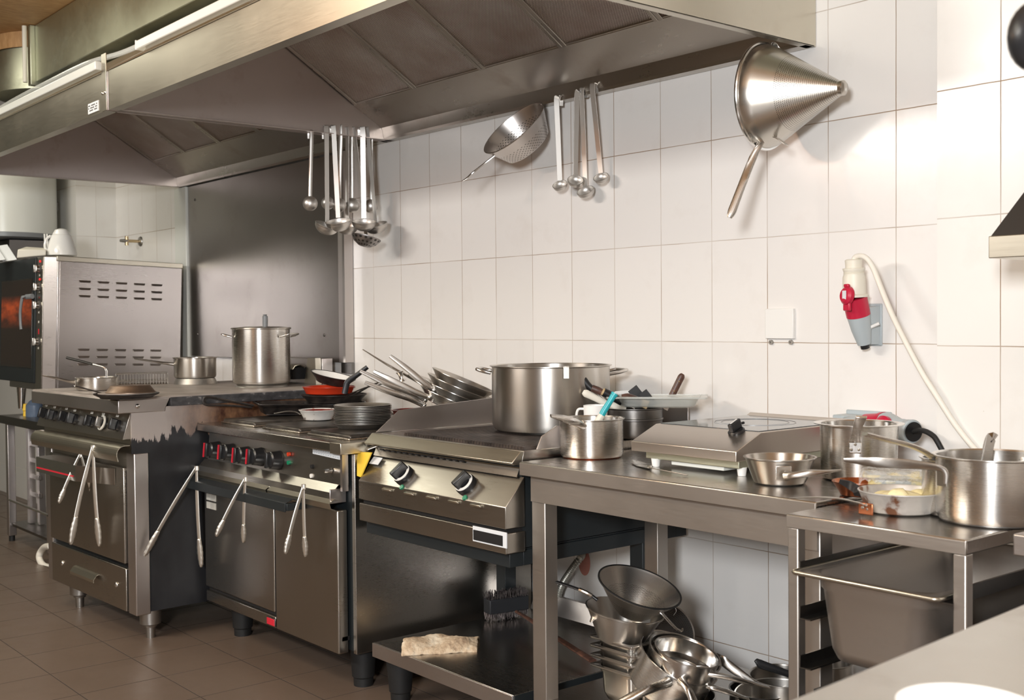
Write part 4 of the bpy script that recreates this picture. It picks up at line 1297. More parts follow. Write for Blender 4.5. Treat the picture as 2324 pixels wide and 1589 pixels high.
utensil('dough_scraper', 'white plastic scraper blade behind the black turners', 'scraper', [('blade', 'white_plastic', [(1396, 898), (1446, 893)], (.030, .026), (.003, .003), True)], .12)
t = utensil('palette_knife', 'upright knife with brown wooden handle in the clear tray', 'knife', [('handle', 'dark_wood', [(1550, 849), (1546, 856), (1530, 888), (1517, 914)], (.012, .024, .023, .021), (.010, .014, .014, .012), False), ('blade', 'bright_steel', [(1517, 914), (1509, 930)], (.020, .02), (.002, .002), True)], .06)
mb = MB()
for x, y in ((1541, 866), (1530, 888), (1521, 905)):
    mb.ball(onD(x, y, dt_ + .06 - .007), .003, seg=8)
mb.build('rivets', 'brass', t, True)

# induction hob
hb = thing('induction_hob', 'portable induction hob with one black dial on the work table', 'hob', (2.75, -.4, ZB))
hx0, hx1, hyf, hyb = 2.365, 2.752, -.655, -.13
MB().box(hx0 + .03, hx1 - .015, hyf + .03, hyb - .02, .940, .975).build('lower_body', 'galvanized', hb, True, bevel=.002)
MB().prism([(hyf, .962), (hyf, .990), (hyf + .105, 1.034), (hyb, 1.034), (hyb + .02, 1.044), (hyb + .02, .962)], 'X', hx0, hx1).build('housing', 'hob_steel', hb, True, bevel=.002)
MB().box(hx0 + .012, hx1 - .012, hyf + .112, hyb - .01, 1.0335, 1.0365).build('glass_top', 'hob_glass', hb, True, bevel=.001)
mb = MB(); mb.lathe([(.098, 0), (.100, 0), (.100, .0006), (.098, .0006)], 64, M.Translation(((hx0 + hx1) / 2, -.33, 1.0366))); mb.lathe([(.118, 0), (.120, 0), (.120, .0006), (.118, .0006)], 64, M.Translation(((hx0 + hx1) / 2, -.33, 1.0366)))
mb.build('cooking_zone', 'induction_mark', hb, True)
nrm = V((0, -.044, .105)).normalized()
d_ = ray(1672, 981); p0 = V((hx0, hyf, .990)); c0 = C + d_ * ((p0 - C).dot(nrm) / d_.dot(nrm))
qq = nrm.to_track_quat('Z', 'Y').to_matrix().to_4x4()
k = MB().lathe([(0, 0), (.024, 0), (.024, .005), (.021, .008), (0, .008)], 32, M.Translation(c0) @ qq).build('knob', 'black_plastic', hb, True)
u = V((0, .105, .044)).normalized()
MB().obox(c0 + nrm * .020, (1, 0, 0), u, nrm, .014, .044, .026).build('knob_grip', 'black_plastic', k, True, bevel=.003)
MB().obox(c0 + nrm * .0335 - V((.0, 0, 0)), (1, 0, 0), u, nrm, .004, .03, .001).build('knob_mark', 'white_plastic', k, True)
d_ = ray(1686, 960); c1_ = C + d_ * ((p0 - C).dot(nrm) / d_.dot(nrm))
MB().cyl(c1_ - nrm * .002, c1_ + nrm * .002, .005, seg=14).build('pilot_lamp', 'dark_hollow', hb, True)
for x, y in ((hx0 + .065, hyf + .035), (hx1 - .025, hyf + .055), (hx0 + .06, hyb - .05), (hx1 - .03, hyb - .05)):
    MB().cyl((x, y, ZB), (x, y, .942), .011, .014, seg=20).build('foot', 'white_plastic', hb, True)
MB().box(hx0 + .115, hx1 - .08, hyf + .045, hyf + .25, .927, .942).build('filter_drawer', 'white_enamel', hb, True, bevel=.002)
t = thing('spoon', 'steel spoon lying on the table in front of the induction hob', 'spoon', onZ(1475, 1062, ZB))
P = [onZ(x, y, ZB + q) for x, y, q in ((1436, 1045, .006), (1447, 1050, .004), (1462, 1057, .003), (1474, 1062, .005))]
MB().sweep(spline(P, 4), lerpl((.008, .040, .046, .012), 13), .004, side=(0, 1, 0)).build('spoon_bowl', 'pot_steel', t, True, smooth=60)
P = [onZ(x, y, ZB + q) for x, y, q in ((1472, 1061, .005), (1500, 1067, .009), (1530, 1073, .007), (1560, 1079, .003))]
MB().sweep(spline(P, 4), lerpl((.010, .007, .010, .014), 13), .0025, side=(0, 1, 0)).build('spoon_handle', 'pot_steel', t, True, smooth=60)
# small sauteuse
c, rb_ = cyl_at(1702, 1838, 1106, ZB)
t = pan('sauteuse', 'small flared saucepan with light sauce beside the induction hob', 'saucepan', c, rb_ * 1.17, .066, 'pot_steel_worn', rb=rb_ * .93, inside=('brown_sauce', .042), lip=.005)
d = depth_of(c)
handle_px(t, [(1784, 1080, -.105), (1800, 1079, -.12), (1840, 1074, -.13), (1875, 1071, -.13), (1908, 1067, -.12)], (.026, .020, .022, .018, .010), (.026, .018, .018, .010, .005), 'pot_steel_worn', d)
mw = ROOTM[t.name].inverted()
mb = MB(); p = mw @ onD(1778, 1074, d - .092); mb.obox(p, (1, .25, 0), (-.25, 1, .2), (0, 0, 1), .04, .003, .036); mb.build('handle_bracket', 'pot_steel', t, bevel=.006)
t = thing('spoon', 'dark spoon standing in the small flared saucepan', 'spoon', onD(1815, 1056, d + .03))
MB().sweep([onD(1812, 1056, d + .02), onD(1830, 1045, d + .03), onD(1851, 1036, d + .03)], [.010, .018, .012], [.006, .007, .005]).build('handle', 'black_plastic', t, True)
# pot with upright handle
c, r = cyl_at(1862, 2036, 1098, ZB)
t = pan('saucepan', 'deep saucepan with its handle pointing at the viewer', 'saucepan', c, r * 1.03, .145, 'pot_steel', rb=r, lip=.016)
d = depth_of(c); rt_ = tiltrot(c, 0, 0).transposed(); mw = ROOTM[t.name].inverted()
P = [mw @ onD(x, y, d - r + q) for x, y, q in ((1940, 1006, 0.0), (1941, 992, -.02), (1944, 978, -.06), (1949, 962, -.11), (1955, 946, -.16))]
MB().sweep(spline(P, 4), lerpl((.030, .022, .020, .024, .026), 17), .006, side=(1, 0, 0), flatn=True).build('handle', 'pot_steel', t, bevel=.001)
mb = MB(); mb.obox(mw @ onD(1941, 1016, d - r - .003), (1, 0, 0), (0, 1, 0), (0, 0, 1), .032, .005, .030); pl_ = mb.build('handle_bracket', 'bright_steel', t, bevel=.003)
mb = MB()
for x, y in ((1941, 1009), (1932, 1021), (1949, 1021)):
    mb.ball(mw @ onD(x, y, d - r - .007), .0038, seg=8)
mb.build('rivets', 'pot_steel_worn', pl_)
# copper bowl and its strap
c, r = cyl_at(1890, 2010, 1133, ZB)
t = pan('copper_pan', 'small copper pan with red sauce near the table corner', 'pan', c, r, .032, 'copperware', rb=r * .78, lip=.003, inside=('tomato_sauce', .022), rnd=.01)
d = depth_of(c)
handle_px(t, [(1950, 1126, -.07), (1944, 1112, -.075), (1928, 1101, -.06), (1905, 1092, -.05)], (.024, .024, .020, .010), (.004, .004, .004, .003), 'black_plastic', d, flatn=True)

# --- on the trolley
ZC_ = .9075
c, r = cyl_at(1948, 2140, 1176, ZC_)
t = pan('aluminium_pan', 'shallow smeared aluminium pan of mashed potato', 'pan', c, r, .046, 'smeared_aluminium', rb=r * .88, lip=.003)
mb = MB(); mb.ball((.0, .01, .018), .066, 1.05, 1, .42); mb.ball((.040, .03, .024), .03, 1, 1, .8); mb.ball((-.035, .02, .022), .03, 1, 1, .7)
mb.build('mash', 'mashed_potato', t, smooth=80)
d = depth_of(c)
handle_px(t, [(1972, 1152, -.075), (1950, 1142, -.08), (1900, 1131, -.08), (1850, 1129, -.07), (1792, 1131, -.05)], (.018, .018, .020, .022, .012), (.004, .004, .004, .004, .003), 'pot_steel_worn', d)
mw = ROOTM[t.name].inverted()
mb = MB(); mb.obox(mw @ onD(1965, 1155, d - .08), (1, -.6, 0), (.6, 1, 0), (0, 0, 1), .036, .004, .026); pl_ = mb.build('handle_bracket', 'copperware', t, bevel=.004)
mb = MB()
for x, y in ((1958, 1152), (1969, 1156), (1966, 1147)):
    mb.ball(mw @ onD(x, y, d - .083), .004, seg=8)
mb.build('rivets', 'bright_steel', pl_)
t = thing('spoon', 'steel spoon filled with mash in the shallow aluminium pan', 'spoon', onD(2040, 1132, d))
dd = d - .02
MB().sweep(spline([onD(x, y, dd) for x, y in ((2012, 1128), (2025, 1128), (2045, 1130), (2068, 1136))], 4), lerpl((.012, .036, .044, .012), 13), lerpl((.006, .022, .026, .008), 13), side=UP).build('spoon_bowl', 'mashed_potato', t, True, smooth=60)
MB().sweep(spline([onD(x, y, dd) for x, y in ((2014, 1130), (2000, 1142), (1975, 1151), (1955, 1151))], 4), .010, .003, side=UP).build('spoon_handle', 'pot_steel_worn', t, True, smooth=60)
# tub of mash under film
c0 = onD(2045, 1110, d + .13); c0.z = ZC_
rt = tiltrot(c0, 0, 0)
t = thing('food_tub', 'clear tub of mashed potato covered with cling film', 'tub', c0, rt)
mb = gnpan(MB(), -.086, .095, -.05, .05, 0, .068, rim=.004, r=.018, taper=.006); mb.build('tub_body', 'tub_plastic', t, smooth=50)
mb = MB()
random.seed(3)
n1, n2 = 26, 12
g = [[mb.bm.verts.new(V((-.094 + .195 * i / n1, -.062 + .12 * j / n2, .073 + random.uniform(-.003, .005) - (.018 if j == 0 else .008 if j == 1 else 0) - (.014 if i in (0, n1) else 0)))) for j in range(n2 + 1)] for i in range(n1 + 1)]
for i in range(n1):
    for j in range(n2):
        mb.bm.faces.new((g[i][j], g[i + 1][j], g[i + 1][j + 1], g[i][j + 1]))
mb.build('cling_film', 'cling_film', t, smooth=60)
# pot behind and big pot
c = V((3.385, -.52, ZC_)); 
cc = onZ(2205, 1040, 1.031)
t = pan('saucepan', 'saucepan behind the big right-hand pot with long handle to the left', 'saucepan', V((cc.x, cc.y, ZC_)), .104, .1225, 'pot_steel', lip=.006)
d = depth_of(cc)
handle_px(t, [(2122, 1046, -.02), (2112, 1036, -.04), (2095, 1024, -.06), (2060, 1010, -.08), (2010, 998, -.10), (1962, 985, -.12)], (.014, .018, .022, .026, .026, .022), (.010, .010, .010, .010, .009, .008), 'pot_steel', d)
c, r = cyl_at(2119, 2392, 1203, ZC_)
t = pan('large_saucepan', 'big shiny saucepan at the right edge on the trolley', 'saucepan', c, r, .138, 'pot_steel', lip=.006, rnd=.02, disc='dark_steel')
d = depth_of(c)
handle_px(t, [(2146, 1098, -.115), (2146, 1075, -.12), (2136, 1064, -.12), (2105, 1058, -.12), (2050, 1053, -.12), (1990, 1050, -.11), (1955, 1047, -.10), (1915, 1044, -.09)], (.010, .012, .014, .018, .024, .024, .018, .008), (.005, .005, .006, .008, .009, .008, .005, .003), 'pot_steel_worn', d)
mw = ROOTM[t.name].inverted()
mb = MB(); mb.obox(mw @ onD(2138, 1085, d - .105), (1, -1.1, 0), (1.1, 1, 0), (0, 0, 1), .03, .003, .034); mb.build('handle_bracket', 'pot_steel_worn', t, bevel=.004)
t = thing('ladle', 'ladle with hooked steel handle standing in the big right-hand pot', 'ladle', onD(2236, 1060, d))
MB().sweep(spline([onD(x, y, d - .02) for x, y in ((2236, 1075), (2238, 1045), (2244, 1010), (2250, 993), (2258, 997))], 4), .022, .003, side=RT, flatn=True).build('handle', 'pot_steel', t, True)
MB().lathe([(0, 0), (.025, .006), (.038, .028), (.036, .028), (.024, .008), (0, .003)], 28, M.Translation(V((c.x, c.y, ZC_ + .03)))).build('ladle_bowl', 'pot_steel', t, True)

# ------------------------------------------------- things hanging on the hood
def ladle(label, hook, bowl, rpx, depth, name='ladle', cat='ladle', mat='ladle_steel', sw=.020, kind='bowl', tiltb=.35, tilta=-.1, group=None, side=None, hookdir=None, hd=None):
    """strap handle from a hook down to a bowl; hook and bowl centre given where they hang"""
    ph = onD(hook[0], hook[1], depth if hd is None else hd)
    pb = onD(bowl[0], bowl[1], depth)
    r = rpx / F * depth
    t = thing(name, label, cat, ph, None, group)
    rot = tiltrot(pb, tilta, tiltb)
    hb_ = hookdir if hookdir is not None else V((0, .022, 0))
    back = pb + rot @ V((0, r * .96, r * .1))
    dn = (back - ph)
    if kind == 'ball':
        back = pb + V((0, 0, r * .9))
    P = [ph + hb_ - V((0, 0, .022)), ph + hb_ + V((0, 0, .002)), ph + hb_ * .5 + V((0, 0, .012)), ph, ph + (back - ph) * .35, ph + (back - ph) * .93, back]
    sd = side if side is not None else (RT + FW * random.uniform(-.75, .55)).normalized()
    P = spline(P, 4)
    w = lerpl((sw * .9, sw * .9, sw * .9, sw, sw, sw * .95, sw * .9), len(P))
    MB().sweep(P, w, [.0028] * len(P) if kind != 'ball' else lerpl((.003, .003, .003, .006, .012, .014, .012), len(P)), side=sd, flatn=(kind != 'ball')).build('handle', mat, t, True, bevel=.0007 if kind != 'ball' else 0)
    mt = M.Translation(pb) @ rot.to_4x4()
    if kind == 'ball':
        MB().ball(pb, r).build('bowl', mat, t, True, smooth=80)
    elif kind == 'skimmer':
        pr = [(0, -r * .62), (r * .4, -r * .56), (r * .75, -r * .34), (r, 0), (r, .003), (r * .97, .003), (r * .73, -r * .31), (r * .4, -r * .53), (0, -r * .59)]
        MB().lathe(pr, 40, mt, uv=True).build('bowl', 'perforated_skimmer', t, True, smooth=60)
    else:
        pr = [(r * math.sin(R(a)), -r * .78 * math.cos(R(a))) for a in range(0, 91, 10)]
        pr[0] = (0, -r * .78)
        pr += [(r * 1.03, .001), (r * 1.03, .003), (r * .97, .003)] + [(r * .965 * math.sin(R(a)), -r * .75 * math.cos(R(a)) + .002) for a in range(80, 0, -10)] + [(0, -r * .75 + .002)]
        MB().lathe(pr, 40, mt).build('bowl', mat, t, True, smooth=60)
    return t


# four small ladles on the trough edge above the wall
dL = depth_of(onY(1320, 400, -.075))
g = 'ladles hanging on the wall under the right hood'
ladle('leftmost of the four small ladles hanging together on the tiles', (1263, 226), (1271, 420), 17, depth_of(onY(1265, 320, -.07)), tiltb=.75, tilta=-.35, group=g)
ladle('second from the left of the four small ladles on the tiles', (1309, 214), (1306, 410), 18, depth_of(onY(1308, 320, -.08)), tiltb=.95, tilta=.05, group=g)
ladle('lowest hanging of the four small ladles on the tiles', (1320, 207), (1329, 434), 20, depth_of(onY(1322, 320, -.06)), tiltb=.65, tilta=-.4, group=g)
ladle('rightmost of the four small ladles hanging on the tiles', (1344, 197), (1364, 403), 17.5, depth_of(onY(1350, 300, -.07)), tiltb=.75, tilta=-.35, group=g)
# crowd of ladles on the divider edge
g = 'ladles crowded on the hood divider'
sY = V((0, 1, 0)); hkX = V((-.022, 0, 0))
def dl(px, py, x=XD + .01):
    return depth_of(onX(px, py, x))
spec = [
    ('single round ended ladle hanging left of the crowded ladles', (707, 302), (704, 462), 17, 'ball', .018, 0, 0, 0.0),
    ('tilted outer left ladle in the crowd of hanging ladles', (741, 292), (742, 512), 27, 'bowl', .020, .30, .35, .03),
    ('front ladle with large bowl left of centre in the crowd', (757, 292), (768, 503), 29, 'bowl', .022, .30, -.15, .06),
    ('highest hooked ladle at the back of the crowd', (773, 289), (770, 466), 16, 'ball', .020, 0, 0, -.02),
    ('small ball ended ladle behind the left of the crowd', (739, 303), (744, 461), 15, 'ball', .014, 0, 0, -.05),
    ('narrow ladle in the middle of the crowd with half hidden bowl', (788, 297), (788, 512), 26, 'bowl', .020, .30, .0, .0),
    ('ladle with ball end behind the middle of the crowd', (797, 298), (799, 466), 17, 'ball', .018, 0, 0, -.05),
    ('perforated skimmer hanging lowest on the right of the crowd', (803, 297), (831, 540), 34, 'skimmer', .020, -.10, .25, -.01),
    ('bright wide handled ladle right of centre in the crowd', (823, 295), (826, 504), 27, 'bowl', .024, .30, .0, .07),
    ('second ladle from the right in the hanging crowd', (834, 296), (853, 511), 26, 'bowl', .018, .30, -.25, .02),
    ('rightmost ball ended ladle of the hanging crowd', (843, 301), (842, 468), 16, 'ball', .018, 0, 0, -.05)]
for lab, hk, bw, rp, kd, sw, tb, ta, off in spec:
    base_d = dl(hk[0], hk[1])
    ladle(lab, hk, bw, rp, base_d - off, kind=kd, sw=sw, tiltb=tb, tilta=ta, group=g, hookdir=hkX, name='skimmer' if kd == 'skimmer' else 'ladle', cat='skimmer' if kd == 'skimmer' else 'ladle', mat='ladle_steel', hd=base_d - off * .35)

# hanging strainer with bowl
d = depth_of(onY(1165, 300, -.16))
pc = onD(1166, 291, d)
h_ = V((pc.x - C.x, pc.y - C.y, 0)).normalized(); rg = V((h_.y, -h_.x, 0)); up0 = V((0, 0, 1))
nz = (-h_ * .40 - rg * .60 + up0 * .69).normalized()
xx = (rg * .75 + up0 * .66); xx = (xx - nz * xx.dot(nz)).normalized()
rot = M((xx, nz.cross(xx), nz)).transposed()
t = thing('strainer', 'perforated pot strainer hanging on the tiles with its handle to the left', 'strainer', pc, rot)
r = 83 / F * d
H = .098
pr = [(0, -H), (r * .62, -H), (r * .70, -H + .006), (r, -.004), (r + .004, 0), (r + .004, .003), (r, .003), (r - .002, -.004), (r * .69, -H + .009), (r * .62, -H + .003), (0, -H + .003)]
uvr = [0, .02, .05, .97, 1, 1, 1, .97, .05, .02, 0]
MB().lathe(pr, 64, uv=True, uvr=uvr).build('strainer_bowl', 'perforated_pot', t, smooth=30)
inv = (M.Translation(pc) @ rot.to_4x4()).inverted()
P = [inv @ onD(x, y, d + q) for x, y, q in ((1124, 352, -.02), (1100, 371, -.015), (1072, 393, 0), (1060, 404, 0), (1049, 411, .01))]
MB().sweep(spline(P, 4), lerpl((.012, .010, .010, .016, .008), 17), lerpl((.008, .008, .008, .006, .004), 17)).build('handle', 'pot_steel', t)
P = [inv @ onD(x, y, d + q) for x, y, q in ((1222, 240, .02), (1230, 232, .04), (1238, 233, .06))]
MB().sweep(spline(P, 4), .012, .003).build('hook', 'pot_steel', t)

# conical chinois
pc = onY(1737, 219, -.165); d = depth_of(pc)
ax_ = V((.965, .10, -.045)).normalized()
yy = V((0, 0, 1)); yy = (yy - ax_ * yy.dot(ax_)).normalized()
rot = M((yy.cross(ax_), yy, ax_)).transposed()
t = thing('conical_strainer', 'conical fine strainer hanging sideways at the right end of the hood', 'strainer', pc, rot)
r = 116 / F * d; L = .255
pr = [(r + .004, -.004), (r + .005, .002), (r, .004), (r * .985, .02)] + [(r * (.985 - .855 * k / 12), .02 + (L - .02) * k / 12) for k in range(1, 13)] + [(r * .13 + .002, L), (r * .13 + .002, L + .010), (r * .10, L + .016), (0, L + .018)]
uvr = [0, .01, .02, .06] + [.06 + .9 * k / 12 for k in range(1, 13)] + [.99, 1, 1, 1]
b_ = MB().lathe(pr, 80, uv=True, uvr=uvr).build('cone', 'perforated_cone', t, smooth=40)
inv = (M.Translation(pc) @ rot.to_4x4()).inverted()
MB().lathe([(r + .001, -.007), (r + .006, -.006), (r + .008, 0), (r + .006, .004), (r + .001, .004)], 80).build('rim', 'bright_steel', t)
ph = onY(1718, 338, -.24)
P = [inv @ q for q in (onY(1731, 322, -.20), onY(1722, 333, -.225), onY(1708, 360, -.245), onY(1682, 425, -.29), onY(1662, 478, -.325), onY(1655, 494, -.335))]
MB().sweep(spline(P, 4), lerpl((.014, .020, .024, .024, .026, .016), 21), .006, side=inv.to_3x3() @ RT, flatn=False).build('handle', 'pot_steel', t)
P = [inv @ q for q in (onY(1716, 331, -.215), onY(1732, 321, -.195), onY(1752, 312, -.185), onY(1764, 314, -.19), onY(1785, 329, -.20))]
MB().sweep(spline(P, 4), .016, .003, side=inv.to_3x3() @ V((0, 1, 0)), flatn=True).build('rest_hook', 'pot_steel', t, bevel=.001)
P = [inv @ q for q in (onY(1743, 110, -.165), onY(1748, 98, -.16), onY(1757, 99, -.15), onY(1766, 112, -.14), onY(1775, 122, -.14))]
MB().sweep(spline(P, 4), .016, .003, side=inv.to_3x3() @ V((1, 0, 0)), flatn=True).build('hook', 'pot_steel', t, bevel=.001)

# ------------------------------------------------------- wall electrics
cv = thing('cover_plate', 'square white cover plate on the tiles', 'cover plate', (2.41, 0, 1.32))
a_, b_ = onY(1741, 701, 0), onY(1805, 769, 0)
MB().box(a_.x, b_.x, -.012, 0, b_.z, a_.z).build('plate', 'white_plastic', cv, True, bevel=.002)
for px in (1750, 1795):
    p = onY(px, 777, -.004)
    MB().lathe([(.003, -.004), (.0075, -.004), (.0075, .004), (.003, .004)], 20, M.Translation(p) @ M.Rotation(R(90), 4, 'X')).build('eyelet', 'tin_steel', cv, True)


def oval(mb, c, ax, prof, side, sx=1.):
    q = V(ax).normalized().to_track_quat('Z', 'Y').to_matrix().to_4x4()
    return mb.lathe(prof, 40, M.Translation(V(c)) @ q)


s1 = thing('wall_socket', 'red and grey industrial socket with plug, high on the tiles', 'socket', onY(1960, 740, 0))
a_, b_ = onY(1921, 695, 0), onY(2004, 785, 0)
MB().box(b_.x - .075, b_.x, -.008, 0, b_.z, a_.z + .006).build('base_plate', 'grey_plastic', s1, True, bevel=.003)
mb = MB()
for z in (a_.z - .006, b_.z + .012):
    mb.cyl((b_.x - .010, -.011, z), (b_.x - .010, -.007, z), .004, seg=12)
mb.build('screws', 'dark_ink', s1, True)
axs = V((-.045, -.10, .26)).normalized()
bot = onY(1962, 782, -.045); top = onY(1948, 715, -.075)
ax1 = (top - bot).normalized(); L1 = (top - bot).length
mb = MB(); oval(mb, bot, ax1, [(0, 0), (.020, .002), (.029, L1 * .5), (.034, L1), (0, L1)], None)
mb.hexa([(bot.x + .0, -.002, bot.z - .0), (b_.x - .004, -.002, bot.z), (b_.x - .004, -.006, bot.z), (bot.x, -.05, bot.z), (top.x, -.002, a_.z), (b_.x - .004, -.002, a_.z), (b_.x - .004, -.006, a_.z), (top.x + .02, -.07, a_.z - .01)])
mb.build('socket_body', 'grey_plastic', s1, True, smooth=40)
mb = MB(); p = onY(1984, 738, -.05); mb.cyl(p - V((.012, 0, .006)), p + V((.010, .01, .005)), .005, seg=12); mb.build('latch', 'white_plastic', s1, True)
MB().cyl(bot - ax1 * .012, bot + ax1 * .002, .013, seg=20).build('gland', 'black_plastic', s1, True)
mb = MB(); oval(mb, top, ax1, [(0, -.002), (.035, -.002), (.036, .05), (.037, .055), (0, .055)], None)
mb.build('red_collar', 'red_plastic', s1, True, smooth=40)
lc = onY(1922, 671, -.135); nL = (V((-.35, -.93, .12))).normalized()
q = nL.to_track_quat('Z', 'Y').to_matrix().to_4x4()
cv_ = MB().lathe([(0, .012), (.020, .011), (.027, .004), (.028, -.006), (0, -.006)], 36, M.Translation(lc) @ q).build('socket_flap', 'red_plastic', s1, True)
mb = MB(); u = V((0, 0, 1)); sdv = nL.cross(u)
mb.obox(lc - u * .030 + nL * -.001, sdv, u, nL, .030, .030, .010); mb.obox(lc + u * .029, sdv, u, nL, .022, .010, .010)
mb.build('flap_hinge', 'red_plastic', cv_, True, bevel=.003)
MB().obox(lc + nL * .0122 - sdv * .004, sdv, u, nL, .018, .026, .001).build('flap_label', 'paper_label', cv_, True)
pg = thing('power_plug', 'grubby white industrial plug in the upper socket with white cord', 'plug', top)
t0 = top + ax1 * .056
ax2 = (onY(1937, 588, -.10) - t0).normalized(); L2 = (onY(1937, 588, -.10) - t0).length
mb = MB(); oval(mb, t0, ax2, [(0, 0), (.040, 0), (.040, .006), (.034, .010), (.033, L2 * .52), (.030, L2 * .60), (.0305, L2 * .62), (.029, L2 * .63), (.0305, L2 * .65), (.029, L2 * .66), (.0305, L2 * .68), (.0325, L2 * .74), (.0325, L2 * .76), (.024, L2 * .77), (.025, L2 * .97), (.020, L2), (0, L2)], None)
mb.build('plug_body', 'cream_plastic', pg, True, smooth=35)
te = t0 + ax2 * L2
P = [te - ax2 * .01, te + ax2 * .006 + V((.008, 0, 0)), onY(1962, 583, -.095), onY(1980, 605, -.075), onY(2000, 655, -.05), onY(2025, 715, -.03), onY(2060, 785, -.02), onY(2095, 850, -.02), onY(2125, 897, -.06), onY(2126, 899, -.172)]
P = [te - ax2 * .01, te + ax2 * .006 + V((.008, 0, 0)), onY(1962, 583, -.105), onY(1980, 605, -.10), onY(2000, 655, -.11), onY(2025, 715, -.13), onY(2060, 785, -.16), onY(2095, 850, -.175), onY(2127, 901, -.180), onY(2165, 960, -.172), onY(2200, 1005, -.172), onY(2222, 1030, -.172), onY(2260, 1075, -.172)]
MB().sweep(spline(P, 5), .016, seg=12).build('cord', 'cable_white', pg, True, smooth=60)
# lower socket lying sideways
s2 = thing('wall_socket', 'red and grey industrial socket low on the tiles behind the saucepans', 'socket', onY(1990, 960, 0))
a_, b_ = onY(1924, 929, 0), onY(2025, 985, 0)
MB().box(a_.x, b_.x, -.010, 0, b_.z - .03, a_.z).build('base_plate', 'grey_plastic', s2, True, bevel=.003)
bot = onY(1918, 972, -.07); top = onY(1968, 970, -.08)
ax1 = (top - bot).normalized(); L1 = (top - bot).length
mb = MB(); oval(mb, bot, ax1, [(0, 0), (.030, .002), (.036, .01), (.038, L1), (0, L1)], None); mb.box(a_.x, b_.x - .03, -.08, -.002, b_.z, a_.z - .012)
mb.build('socket_body', 'grey_plastic', s2, True, smooth=40, bevel=.003)
mb = MB(); oval(mb, top, ax1, [(0, 0), (.040, 0), (.040, .052), (.043, .054), (.043, .066), (0, .066)], None); mb.build('red_collar', 'red_plastic', s2, True, smooth=40)
lc = onY(2003, 968, -.135)
q = V((-.2, -.95, .2)).normalized()
cv_ = MB().lathe([(0, .012), (.022, .011), (.031, .004), (.032, -.006), (0, -.006)], 36, M.Translation(lc) @ q.to_track_quat('Z', 'Y').to_matrix().to_4x4()).build('socket_flap', 'red_plastic', s2, True)
MB().obox(onY(1996, 990, -.16), (1, 0, 0), (0, 0, 1), (0, 1, 0), .026, .012, .002).build('flap_label', 'paper_label', cv_, True)
mb = MB()
for k in range(4):
    mb.obox(onY(1990 + k * 4, 991, -.162), (1, 0, 0), (0, 0, 1), (0, 1, 0), .0022, .005, .001)
mb.build('label_text', 'dark_ink', cv_, True)
p2 = thing('power_plug', 'grey industrial plug in the lower socket with black cord', 'plug', top + ax1 * .066)
t0 = top + ax1 * .068; e0 = onY(2072, 980, -.14); ax2 = (e0 - t0).normalized(); L2 = (e0 - t0).length
mb = MB(); oval(mb, t0, ax2, [(0, 0), (.042, 0), (.040, L2 * .15), (.030, L2 * .5), (.029, L2 * .62), (.031, L2 * .64), (.029, L2 * .68), (.031, L2 * .72), (.029, L2 * .76), (.032, L2 * .8), (.034, L2 * .97), (.030, L2), (0, L2)], None)
mb.build('plug_body', 'grey_plastic', p2, True, smooth=35)
MB().lathe([(0, 0), (.026, 0), (.028, .003), (.022, .003), (0, .002)], 32, M.Translation(e0 + ax2 * .0005) @ ax2.to_track_quat('Z', 'Y').to_matrix().to_4x4()).build('gland', 'black_plastic', p2, True)
P = [e0, onY(2085, 977, -.15), onY(2100, 979, -.17), onY(2116, 988, -.185), onY(2126, 1000, -.19), onY(2150, 1045, -.19)]
MB().sweep(spline(P, 5), .015, seg=12).build('cord', 'black_rubber', p2, True, smooth=60)

